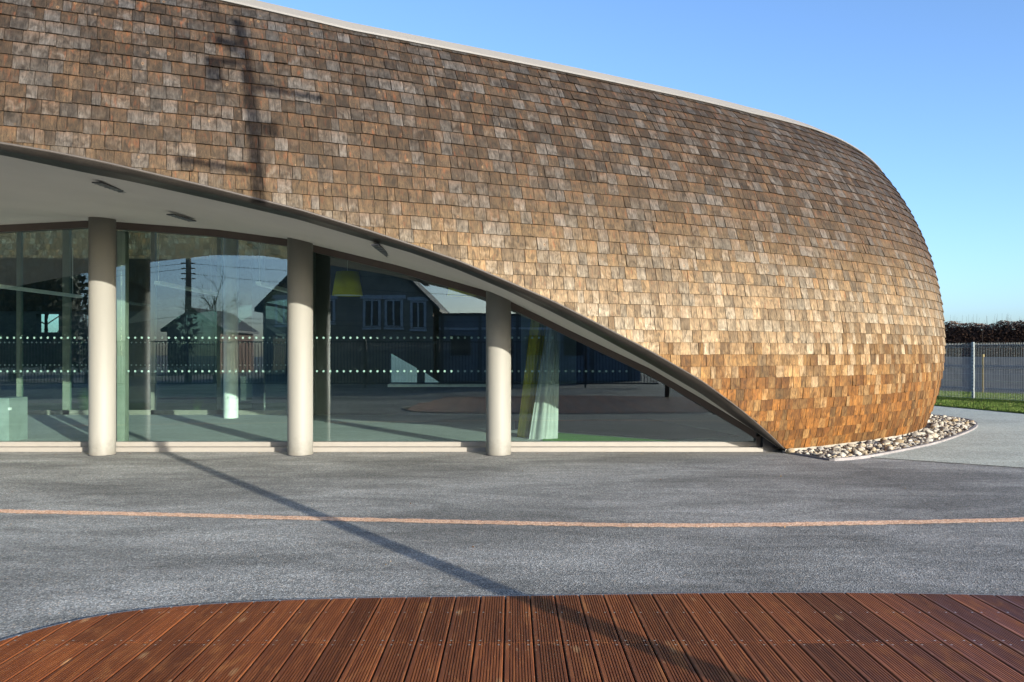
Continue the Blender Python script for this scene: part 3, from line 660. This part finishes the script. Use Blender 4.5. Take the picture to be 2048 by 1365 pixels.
# ------------------------------------------------------------------ deck
edge = curve([(-2.62, 2.2), (-2.82, 2.9), (-2.72, 3.65), ground_pt(0, 1285), ground_pt(100, 1256), ground_pt(200, 1234), ground_pt(400, 1212), ground_pt(700, 1199), ground_pt(1040, 1194), ground_pt(1300, 1190), ground_pt(1700, 1188), ground_pt(2048, 1194), (4.2, 4.72), (5.6, 4.3), (6.8, 3.4)], 400)
ei = int(np.argmin(edge[:, 0])); ex = edge[ei:]
def deck_front(x): return np.interp(x, ex[:, 0], ex[:, 1])
D = tag(empty('deck', (1.5, 1.0, 0)), kind='structure')
BW = .1455; GAP = .008; ND = 8
def board(x0, ya, yb, front):
    """grooved board from ya (near) to yb (far); its far end follows the deck edge when front"""
    w = BW - GAP; prof = [(0, -.02), (0, .002), (.004, .006), (.014, .006)]
    gw = (w - .028) / ND
    for i in range(ND):
        g0 = .014 + i * gw; prof += [(g0 + gw * .64, .006), (g0 + gw * .70, -.003), (g0 + gw * .94, -.003), (g0 + gw, .006)]
    prof += [(w - .004, .006), (w, .002), (w, -.02)]; n_ = len(prof)
    vs = [(x0 + u, ya, z) for u, z in prof] + [(x0 + u, float(deck_front(x0 + u)) if front else yb, z) for u, z in prof]
    fs = [(i, i + 1, n_ + i + 1, n_ + i) for i in range(n_ - 1)] + [tuple(range(n_))[::-1], tuple(range(n_, 2 * n_))]
    me_y = (ya + (float(deck_front(x0)) if front else yb)) / 2
    o = mesh_obj('board', vs, fs, BOARD, D, False, (x0 + w / 2, me_y, 0)); return o
scr = MB(); x = -2.80; ib = 0
JOINT = 4.075
while x < 6.2:
    fy = min(float(deck_front(x)), float(deck_front(x + BW)))
    split = random.random() < .55 and fy > JOINT + .15; y0 = -3.0 + .25 * abs(x - 1.8)
    if x < -2.3: y0 = max(y0, 3.2 - (x + 2.8) * 8)
    if y0 < fy - .3:
        if split: board(x, JOINT + .002, None, True); nb = JOINT - .002; board(x, 1.1, nb, False)
        else: board(x, 1.1, None, True)
        board(x, max(y0, -3.5), 1.094, False) if y0 < 1.0 else None
        for yy in (JOINT + .03, JOINT - .03, 4.55, 3.45):
            if yy < fy - .05:
                for u in (.022, BW - GAP - .022):
                    vs = [(x + u + .006 * math.cos(t), yy + .006 * math.sin(t), .0072) for t in np.linspace(0, 2 * math.pi, 8, endpoint=False)]; scr.add(vs, [tuple(range(8))])
    x += BW; ib += 1
tag(scr.obj('screws', SCREW, D), kind='stuff')
sub = [(float(p[0]), float(p[1]) - .01) for p in edge[::6]] + [(6.9, 0), (4.6, -2.9), (-.5, -2.6), (-2.3, .5)]
m = MB(); m.add([(px_, py_, -.011) for px_, py_ in sub], [tuple(range(len(sub)))]); m.obj('substrate', SHEATH, D)
en = np.gradient(edge, axis=0); en = np.c_[-en[:, 1], en[:, 0]]; en /= np.linalg.norm(en, axis=1)[:, None]
rows = [np.c_[edge + en * .003, np.full(400, -.015)], np.c_[edge + en * .003, np.full(400, .004)], np.c_[edge + en * .016, np.full(400, .004)], np.c_[edge + en * .018, np.full(400, -.015)]]
mesh_obj('edging_strip', [tuple(p) for r in rows for p in r], [(k_ * 400 + i, k_ * 400 + i + 1, (k_ + 1) * 400 + i + 1, (k_ + 1) * 400 + i) for k_ in range(3) for i in range(399)], EDGE_METAL, D)

# ------------------------------------------------------------------ pebble bed
bed_out = curve([ground_pt(1572, 905), ground_pt(1610, 911), ground_pt(1660, 920)], 20)
bed_out2 = curve([ground_pt(1664, 920), ground_pt(1700, 917.5), ground_pt(1760, 909), ground_pt(1850, 891), ground_pt(1915, 871), ground_pt(1945, 857), ground_pt(1949, 848), ground_pt(1930, 840), (9.6, 18.9), (9.4, 20.5)], 120)
outer = np.r_[bed_out, bed_out2]
inn = S_pos(np.linspace(LIP_END, np.interp(19.8, P0[:, 1], SS), 80), np.full(80, Z0))[:, :2]
PB = tag(empty('pebble_bed', (5, 12, 0)), kind='structure')
poly = [tuple(p) for p in outer] + [tuple(p) for p in inn[::-1]]
m = MB(); m.add([(float(x_), float(y_), .000) for x_, y_ in poly], [tuple(range(len(poly)))]); m.obj('bed_soil', simple('gravel_soil', (.10, .085, .07), .9, .1, 0, .3, 20), PB)
on = np.gradient(outer, axis=0); on = np.c_[on[:, 1], -on[:, 0]]; on /= np.linalg.norm(on, axis=1)[:, None]
nO = len(outer); cw = np.where(np.arange(nO) < 20, .018, .05)[:, None]; hh = np.where(np.arange(nO) < 20, .012, .026)
rows = [np.c_[outer - on * .0, np.full(nO, -.02)], np.c_[outer, hh], np.c_[outer + on * cw, hh], np.c_[outer + on * (cw + .004), np.full(nO, -.02)]]
mesh_obj('curb', [tuple(p) for r in rows for p in r], [(k_ * nO + i, k_ * nO + i + 1, (k_ + 1) * nO + i + 1, (k_ + 1) * nO + i) for k_ in range(3) for i in range(nO - 1)], CURB, PB)
bases = []
for v in range(10):
    bm = bmesh.new(); bmesh.ops.create_icosphere(bm, subdivisions=2, radius=.5); rr = random.Random(v)
    ax = Vector((rr.uniform(-1, 1), rr.uniform(-1, 1), rr.uniform(-1, 1))) * 2
    cuts = [(Vector((rr.gauss(0, 1), rr.gauss(0, 1), rr.gauss(0, 1))).normalized(), rr.uniform(.22, .42)) for _ in range(9)]
    for q in bm.verts:
        c = q.co
        for nn_, dd in cuts:
            t = c.dot(nn_) - dd
            if t > 0: c -= nn_ * t * .97
        q.co = c + Vector((math.sin(c.y * 9 + v), math.sin(c.z * 8 + v * 2), math.sin(c.x * 10 + v * 3))) * .022
    me = bpy.data.meshes.new('stone'); bm.to_mesh(me); bm.free(); me.materials.append(STONE); me.polygons.foreach_set('use_smooth', [True] * len(me.polygons)); bases.append(me)
def in_poly(x_, y_, P):
    r = False; j = len(P) - 1
    for i in range(len(P)):
        if (P[i][1] > y_) != (P[j][1] > y_) and x_ < (P[j][0] - P[i][0]) * (y_ - P[i][1]) / (P[j][1] - P[i][1]) + P[i][0]: r = not r
        j = i
    return r
inw = S_nrm(np.linspace(LIP_END, np.interp(19.8, P0[:, 1], SS), 80), np.full(80, Z0))[:, :2]
pp = [tuple(p) for p in outer - on * .03] + [tuple(p) for p in (inn + inw * .13)[::-1]]
cand = []; tries = 0; grid = {}
while len(cand) < 1500 and tries < 90000:
    tries += 1; x_, y_ = random.uniform(3.9, 9.9), random.uniform(10.9, 19.6)
    if not in_poly(x_, y_, pp): continue
    d = random.choice([.06, .075, .09, .11, .13, .165]) if len(cand) < 420 else random.uniform(.03, .08)
    gx, gy = int(x_ / .25), int(y_ / .25)
    if all(math.hypot(a - x_, b - y_) >= (c + d) * .40 for i_ in (-1, 0, 1) for j_ in (-1, 0, 1) for (a, b, c) in grid.get((gx + i_, gy + j_), ())):
        cand.append((x_, y_, d)); grid.setdefault((gx, gy), []).append((x_, y_, d))
cand.sort(key=lambda c: -c[2] / c[1])
rest_v = []; rest_f = []; tones = []
for i, (x_, y_, d) in enumerate(cand):
    me = random.choice(bases); sx, sy, sz = d * random.uniform(.9, 1.35), d * random.uniform(.8, 1.15), d * random.uniform(.45, .7)
    rot = Euler((random.uniform(-.5, .5), random.uniform(-.5, .5), random.uniform(0, 6.3))); zz = sz * random.uniform(.10, .34)
    if i < 300:
        o = bpy.data.objects.new('stone', me); COL.objects.link(o); o.location = (x_, y_, zz); o.rotation_euler = rot; o.scale = (sx, sy, sz); attach(o, PB)
    else:
        Mx = Matrix.LocRotScale((x_, y_, zz), rot, (sx, sy, sz)); k_ = len(rest_v); t = random.random()
        rest_v += [tuple(Mx @ v.co) for v in me.vertices]; rest_f += [tuple(j + k_ for j in p.vertices) for p in me.polygons]; tones += [t] * len(me.vertices)
if rest_v:
    o = mesh_obj('stones', rest_v, rest_f, STONE, PB, True); o.data.attributes.new('tone', 'FLOAT', 'POINT').data.foreach_set('value', tones); tag(o, kind='stuff')

# ------------------------------------------------------------------ fence, wall, hedge and grass on the right
fd0 = Vector((.45, -.89, 0)).normalized(); fa = Vector((ground_pt(1946, 800)[0], ground_pt(1946, 800)[1], 0)) - fd0 * 5.2; fb = fa + fd0 * 12
WF = empty('wire_fence', fa, 'grey green welded wire mesh fence with steel posts on the lawn', 'fence')
fd = (fb - fa).normalized(); postp = Vector((ground_pt(1946, 800)[0], ground_pt(1946, 800)[1], 0)); t0 = (postp - fa).dot(fd)
fn = Vector((-fd.y, fd.x, 0))
for kpost in range(-2, 4):
    c = fa + fd * (t0 + kpost * 2.5)
    if not (-.1 < (c - fa).dot(fd) < 13): continue
    m = MB(); a = fd * .03; b = fn * .03
    m.add([c - a - b, c + a - b, c + a + b, c - a + b] + [c - a - b + up_ for up_ in [Vector((0, 0, 1.76))]] + [c + a - b + Vector((0, 0, 1.76)), c + a + b + Vector((0, 0, 1.76)), c - a + b + Vector((0, 0, 1.76))], [(0, 3, 2, 1), (4, 5, 6, 7), (0, 1, 5, 4), (1, 2, 6, 5), (2, 3, 7, 6), (3, 0, 4, 7)])
    po = m.obj('post', STEEL, WF)
    m2 = MB()
    for zz in np.arange(.1, 1.7, .1):
        cc = c - fn * .032 + Vector((0, 0, zz)); m2.add([cc - fd * .014 - Vector((0, 0, .02)), cc + fd * .014 - Vector((0, 0, .02)), cc + fd * .014 + Vector((0, 0, .02)), cc - fd * .014 + Vector((0, 0, .02))], [(0, 1, 2, 3)])
    tag(m2.obj('slots', DARK_METAL, po), kind='stuff')
    p0 = c + fd * .035 - fn * .02; m = MB(); bend = [(0.05, 0), (.30, 0), (.34, .035), (.38, 0), (.98, 0), (1.02, .035), (1.06, 0), (1.60, 0), (1.64, .035), (1.68, 0), (1.74, 0)]
    for i in range(49):
        q = p0 + fd * (i * .05); pts = [q - fn * o_ + Vector((0, 0, z_)) for z_, o_ in bend]; m.tube(pts, .0042, 4, False)
    for z_ in (.06, .30, .34, .38, .6, .8, .98, 1.02, 1.06, 1.3, 1.60, 1.64, 1.68):
        o_ = .035 if z_ in (.34, 1.02, 1.64) else 0; m.tube([p0 - fn * (o_ + .004) + Vector((0, 0, z_)), p0 + fd * 2.42 - fn * (o_ + .004) + Vector((0, 0, z_))], .0042, 4, False)
    tag(m.obj('mesh_panel', STEEL, WF), kind='stuff')
wa = Vector((16.5, 28.9, 0)) - Vector((.62, -.785, 0)).normalized() * 10; wb = wa + Vector((.62, -.785, 0)).normalized() * 21; wd_ = (wb - wa).normalized(); wnrm = Vector((-wd_.y, wd_.x, 0))
CW = empty('concrete_wall', wa, 'low grey concrete panel wall with buff posts below the hedge', 'wall')
def obox(c0, c1, half, z0, z1):
    n_ = wnrm * half; m = MB(); q = [c0 - n_, c1 - n_, c1 + n_, c0 + n_]
    m.add([p + Vector((0, 0, z0)) for p in q] + [p + Vector((0, 0, z1)) for p in q], [(0, 3, 2, 1), (4, 5, 6, 7), (0, 1, 5, 4), (1, 2, 6, 5), (2, 3, 7, 6), (3, 0, 4, 7)]); return m
for i in range(11):
    c = wa + wd_ * (i * 1.95 + .35)
    obox(c - wd_ * .022, c + wd_ * .022, .05, 0, 1.38).obj('post', POSTC, CW)
    for r in range(3): obox(c + wd_ * .024, c + wd_ * 1.926, .03 - .003 * (r % 2), r * .43 + .002, r * .43 + .424).obj('panel', WALLC, CW)
ha = wa + wnrm * .75; HG = empty('hedge', ha, 'clipped brown winter hedge standing behind the concrete wall', 'hedge')
def leaf_cloud(n_, gen, size, name, mat, parent, elong=1.0):
    V_ = np.zeros((n_, 4, 3)); tn = np.zeros((n_, 4))
    for i in range(n_):
        c, t = gen(); a = Vector((random.gauss(0, 1), random.gauss(0, 1), random.gauss(0, 1))).normalized(); b = a.orthogonal().normalized(); s_ = size * random.uniform(.6, 1.3)
        a *= s_ * elong; b *= s_ * .6; c = Vector(c)
        V_[i] = [c - a, c + b, c + a, c - b]; tn[i] = t
    me = bpy.data.meshes.new(name); me.from_pydata(V_.reshape(-1, 3).tolist(), [], [(4 * i, 4 * i + 1, 4 * i + 2, 4 * i + 3) for i in range(n_)]); me.materials.append(mat)
    me.attributes.new('tone', 'FLOAT', 'POINT').data.foreach_set('value', tn.reshape(-1).astype(np.float32))
    o = bpy.data.objects.new(name, me); COL.objects.link(o)
    if parent: attach(o, parent)
    return o
def hgen():
    t = random.uniform(3, 20) if random.random() < .35 else random.uniform(6.5, 14.5); d = random.uniform(-.5, .5); z_ = .55 + 1.95 * random.random() ** .8 + .05 * math.sin(t * 3) + .04 * math.sin(t * 7.3)
    if random.random() < .5: d = -.5 + random.random() ** 2 * .3
    p = ha + wd_ * t + wnrm * d; return (p.x, p.y, z_), random.random() * (.5 + .5 * (z_ / 2.3))
leaf_cloud(70000, hgen, .036, 'crown', HEDGE_LEAF, HG)
m = MB(); nx_ = 120
for i in range(nx_):
    t0_, t1_ = 3 + 17 * i / nx_, 3 + 17 * (i + 1) / nx_; zz = 2.33 + random.uniform(-.10, .08); dd = .24 + random.uniform(-.05, .05); c0_, c1_ = ha + wd_ * t0_, ha + wd_ * t1_
    q = [c0_ - wnrm * dd, c1_ - wnrm * dd, c1_ + wnrm * dd, c0_ + wnrm * dd]
    m.add([p + Vector((0, 0, .5)) for p in q] + [p + Vector((0, 0, zz)) for p in q], [(4, 5, 6, 7), (0, 1, 5, 4), (1, 2, 6, 5), (2, 3, 7, 6), (3, 0, 4, 7)])
m.obj('inner_thicket', HEDGE_LEAF, HG)
m = MB()
for i in range(520):
    p = ha + wd_ * random.uniform(3, 20) + wnrm * random.uniform(-.4, .4); zt_ = random.uniform(2.3, 2.85)
    q = p + Vector((random.gauss(0, .16), random.gauss(0, .1), zt_)); p = p + Vector((0, 0, random.uniform(0, 1.7))); m.tube([p, (p + q) / 2 + Vector((random.gauss(0, .05), 0, 0)), q], [.009, .006, .002], 4, False)
tag(m.obj('stems', BARK, HG), kind='stuff')
LF = [tuple(p) for p in lawn_front[:6]]
def blades(n_):
    V_ = []; tn = []; c_ = 0
    while c_ < n_:
        y_ = 18.8 + 11.5 * random.random() ** 1.4; x_ = random.uniform(11.0, 20.5)
        lx = np.interp(y_, [11.5, 19.33, 20.68, 22.2, 25, 30], [13.9, 12.07, 11.8, 11.46, 11.0, 8.6])
        if x_ < lx + random.random() * .05 or x_ / y_ > .66: continue
        h_ = random.uniform(.03, .085); a = random.uniform(0, 6.28); w_ = random.uniform(.006, .012); dx, dy = math.cos(a) * w_, math.sin(a) * w_; lx_, ly_ = random.gauss(0, .03), random.gauss(0, .03)
        V_ += [(x_ - dx, y_ - dy, .005), (x_ + dx, y_ + dy, .005), (x_ + lx_, y_ + ly_, h_)]; tn += [min(1, abs(random.gauss(.45, .25)))] * 3; c_ += 1
    o = mesh_obj('grass', V_, [(3 * i, 3 * i + 1, 3 * i + 2) for i in range(n_)], BLADE); o.data.attributes.new('tone', 'FLOAT', 'POINT').data.foreach_set('value', tn)
    return tag(o, 'short green lawn grass beyond the pale path', 'grass', kind='stuff')
blades(60000)
def lgen_yard():
    r = random.random()
    if r < .5: y_ = random.uniform(20, 28); return (random.uniform(12.3, 18), y_, .05), random.random()
    if r < .7: return (random.uniform(-7, 3), random.uniform(11.5, 12.0), .004), random.random()
    return (random.uniform(-6, 6), random.uniform(5.2, 11.5), .002), random.random()
tag(leaf_cloud(90, lgen_yard, .009, 'fallen_leaves', DEAD_LEAF, None), 'small dead leaves scattered over the yard and lawn', 'leaves', kind='stuff')

# grass tufts in the courtyard
def tuft(x_, y_, h_, label):
    V_ = []; tn = []
    for i in range(150):
        a = random.uniform(0, 6.28); r = random.uniform(0, .07); hh_ = h_ * random.uniform(.5, 1); lean = random.uniform(.05, .28) * hh_; bx_, by_ = x_ + r * math.cos(a), y_ + r * math.sin(a); w_ = .006
        V_ += [(bx_ - w_, by_, 0), (bx_ + w_, by_, 0), (bx_ + lean * math.cos(a), by_ + lean * math.sin(a), hh_)]; tn += [random.uniform(.5, 1)] * 3
    o = mesh_obj('grass_tuft', V_, [(3 * i, 3 * i + 1, 3 * i + 2) for i in range(150)], BLADE, None, False, (x_, y_, 0)); o.data.attributes.new('tone', 'FLOAT', 'POINT').data.foreach_set('value', tn)
    tag(o, label, 'plant', 'courtyard tufts')
tuft(-9.75, 18.7, .75, 'tall grass tuft seen through the glass left of the first column'); tuft(-7.2, 18.8, .5, 'grass tuft seen through the glass left of the white inner column')
sheet('courtyard_lawn', [(-20, 18.35), (-4.9, 18.35), (-4.9, 23.35), (-20, 23.35)], .004, LAWN)

# ------------------------------------------------------------------ street side behind the camera (seen mirrored in the glass, casts the pole shadow)
def insul(m, p): m.tube([p, p + Vector((0, 0, .16))], [.035, .02], 8)
pole_y = -2.0; pole_x = 3.487 - SLOPE * pole_y + .09; UP = empty('utility_pole', (pole_x, pole_y, 0), 'timber utility pole with arms, behind the viewer, shadow across yard', 'pole')
PB0 = Vector((pole_x, pole_y, 0)); uu = Vector((-hy, hx, 0))
MB().tube([PB0, PB0 + Vector((0, 0, 7.87))], [.080, .070], 14).obj('shaft', POLE_WOOD, UP, True)
def arm(h0, h1, a, b, r=.04): MB().tube([PB0 + uu * a + Vector((0, 0, h0)), PB0 + uu * b + Vector((0, 0, h1))], r, 8).obj('arm', POLE_WOOD, UP)
def box_on(u, h_, w_, t_):
    c = PB0 + uu * u + Vector((0, 0, h_)); a = uu * w_ / 2; d = Vector((hx, hy, 0)) * w_ / 2; z_ = Vector((0, 0, t_ / 2))
    MB().add([c - a - d - z_, c + a - d - z_, c + a + d - z_, c - a + d - z_, c - a - d + z_, c + a - d + z_, c + a + d + z_, c - a + d + z_], [(0, 3, 2, 1), (4, 5, 6, 7), (0, 1, 5, 4), (1, 2, 6, 5), (2, 3, 7, 6), (3, 0, 4, 7)]).obj('box', DARK_METAL, UP)
arm(6.04, 5.92, -.78, .05, .046); arm(6.98, 6.88, -.02, .78, .046); box_on(-.34, 7.14, .16, .30); arm(7.26, 7.26, -.36, .02, .045); arm(7.54, 7.48, -.28, .05, .055); box_on(.17, 6.44, .18, .14); box_on(-.12, 7.48, .10, .16)
P2 = Vector((-15.6, -15, 0)); U2 = empty('utility_pole', P2, 'concrete utility pole with wires across the street, mirrored in glass', 'pole')
MB().tube([P2, P2 + Vector((0, 0, 9.5))], [.18, .11], 8).obj('shaft', POLE_WOOD, U2)
for z_ in (5.0, 5.25, 5.5, 5.75):
    m = MB(); m.tube([P2 + Vector((-.35, 0, z_)), P2 + Vector((.35, 0, z_))], .03, 6); m.obj('arm', DARK_METAL, U2)
for i, (z_, dx_, ze) in enumerate(((5.75, -22, 4.6), (5.5, -22, 4.3), (5.75, 24, 4.9), (5.25, 24, 4.0), (3.2, -22, 2.6), (3.2, 24, 3.3), (3.0, 24, 3.0))):
    pts = [P2 + Vector((dx_ * t, -2 * t, z_ + (ze - z_) * t - 1.2 * t * (1 - t))) for t in np.linspace(0, 1, 12)]; MB().tube(pts, .012, 4).obj('wire', DARK_METAL, U2)
def gable_house(x0, x1, y_, depth, eave, ridge, label, wallm, windows=()):
    e = empty('house', ((x0 + x1) / 2, y_, 0), label, 'house'); xm = (x0 + x1) / 2
    MB().wallprism([(x0, 0), (x1, 0), (x1, eave), (xm, ridge), (x0, eave)], y_ - depth, y_).obj('wall', wallm, e)
    for s_ in (-1, 1):
        xe = x0 if s_ < 0 else x1; a = (xe + s_ * .35, eave - .30); m = MB()
        m.wallprism([a, (xm, ridge + .03), (xm, ridge + .20), (a[0], a[1] + .17)] if s_ < 0 else [(xm, ridge + .03), a, (a[0], a[1] + .17), (xm, ridge + .20)], y_ - depth - .2, y_ + .25); m.obj('roof', ROOF_TILE, e)
    for (wx, wz, ww, wh) in windows:
        f = MB().box((wx - .07, y_ + .003, wz - .07), (wx + ww + .07, y_ + .06, wz + wh + .07)).obj('window', WHITE_PAINT, e)
        MB().box((wx + .05, y_ + .055, wz), (wx + ww - .05, y_ + .075, wz + wh)).obj('pane', DARK_METAL, f); MB().box((wx + ww / 2 - .04, y_ + .076, wz), (wx + ww / 2 + .04, y_ + .09, wz + wh)).obj('mullion', WHITE_PAINT, f); MB().box((wx - .1, y_ + .062, wz - .2), (wx + ww + .1, y_ + .16, wz - .1)).obj('ledge', WHITE_PAINT, f); MB().box((wx - .2, y_ + .003, wz + wh + .1), (wx + ww + .2, y_ + .09, wz + wh + .28)).obj('lintel', WHITE_PAINT, f)
    return e
gable_house(-12.3, -3.9, -16, 9, 3.75, 8.0, 'dark brick gabled house across the street, mirrored in the glass', BRICK, [(-9.2, 3.0, .4, 1.0), (-7.3, 2.75, .75, 1.25), (-6.2, 2.75, .75, 1.25), (-4.95, 2.7, .65, 1.2), (-11.6, 2.9, .7, 1.1)])
gable_house(-22.9, -19.4, -30, 7, 3.1, 4.2, 'small green shed roofed house behind the far pole, mirrored in the glass', BRICK)
def evergreen(x_, y_, h_, r_, label):
    e = empty('evergreen_tree', (x_, y_, 0), label, 'tree', 'evergreens across the street'); MB().tube([(x_, y_, 0), (x_, y_, h_ * .8)], [.22, .05], 8).obj('trunk', BARK, e)
    def g():
        t = random.random(); a = random.uniform(0, 6.28); rr = r_ * (1 - .7 * t ** 2.6) * (.55 + .45 * random.random()) * (1 + .2 * math.sin(a * 5 + t * 17)); return (x_ + rr * math.cos(a), y_ + rr * math.sin(a), .5 + t * (h_ - .5)), random.random() * .5
    leaf_cloud(9000, g, .22, 'crown', EVERGREEN, e)
    m = MB(); m.tube([(x_, y_, .6), (x_, y_, h_ * .35), (x_, y_, h_ * .65), (x_, y_, h_ * .9)], [r_ * .72, r_ * .8, r_ * .68, r_ * .3], 12); m.obj('inner_foliage', EVERGREEN, e)
EVERGREEN = mat_leafy('evergreen_leaf', [(0, (.010, .018, .008)), (1, (.035, .05, .02))])
for x_, y_, h_, r_, n_ in ((-24.6, -16, 12.5, 3.7, 'nearest the pole'), (-29.6, -16, 13, 3.8, 'in the middle'), (-35, -17, 12, 3.7, 'farthest from the pole')): evergreen(x_, y_, h_, r_, 'dark evergreen across the street mirrored at left, ' + n_)
fl = empty('flat_roofed_building', (0, -17, 0), 'pale blue flat roofed building beside the brick house, mirrored in glass', 'building')
MB().box((-3.7, -24, 0), (6.5, -17, 3.3)).obj('wall', RENDER_BLUE, fl); MB().box((-3.8, -24.1, 3.3), (6.6, -16.9, 3.42)).obj('roof', ROOF_TILE, fl)
for k_ in range(6): MB().box((-3.6 + k_ * 1.9, -16.999, 0), (-3.45 + k_ * 1.9, -16.93, 3.3)).obj('pilaster', WALLC, fl)
for k_ in range(5): MB().box((-3.1 + k_ * 1.9, -16.998, 1.3), (-2.1 + k_ * 1.9, -16.96, 2.3)).obj('window', DARK_METAL, fl)
MB().box((-3.7, -16.998, 2.6), (6.5, -16.95, 2.72)).obj('band', WHITE_PAINT, fl)
rl = empty('railing', (-10, -9, 0), 'dark vertical bar railing along the street, mirrored in the glass', 'railing')
for x0 in range(-24, 6, 3):
    m = MB(); m.box((x0, -9.02, 1.85), (x0 + 3, -8.98, 1.9)); m.box((x0, -9.02, .15), (x0 + 3, -8.98, .2))
    for i in range(23): m.box((x0 + i * .13 + .05, -9.012, .2), (x0 + i * .13 + .075, -8.988, 1.85))
    tag(m.obj('bars', DARK_METAL, rl), kind='stuff'); MB().box((x0 - .04, -9.04, 0), (x0 + .04, -8.96, 2.0)).obj('post', DARK_METAL, rl)
def bare_tree(x_, y_, h_, label):
    e = empty('bare_tree', (x_, y_, 0), label, 'tree'); tr = MB(); br = MB(); p0 = Vector((x_, y_, 0))
    tr.tube([p0, p0 + Vector((.05, 0, h_ * .45)), p0 + Vector((0, .05, h_ * .8))], [.09, .06, .02], 8); tr.obj('trunk', BARK, e)
    def grow(p, d, l, r, lv):
        q = p + d * l; br.tube([p, q], [r, r * .6], 4, False)
        if lv: 
            for _ in range(3): grow(p + d * l * random.uniform(.4, 1), (d + Vector((random.gauss(0, .5), random.gauss(0, .5), random.gauss(.1, .3)))).normalized(), l * .62, r * .55, lv - 1)
    for i in range(9): grow(p0 + Vector((0, 0, h_ * random.uniform(.35, .75))), Vector((random.gauss(0, .7), random.gauss(0, .7), .9)).normalized(), h_ * .22, .025, 3)
    tag(br.obj('crown', BARK, e), kind='stuff')
bare_tree(-13.6, -13, 5.0, 'bare young tree beside the brick house, mirrored in the glass'); bare_tree(-20, -14, 4.2, 'bare shrubby tree left of the far pole, mirrored in glass')
bare_tree(-15.5, 27.2, 4.6, 'bare tree beyond the courtyard, glimpsed through a gap at left')
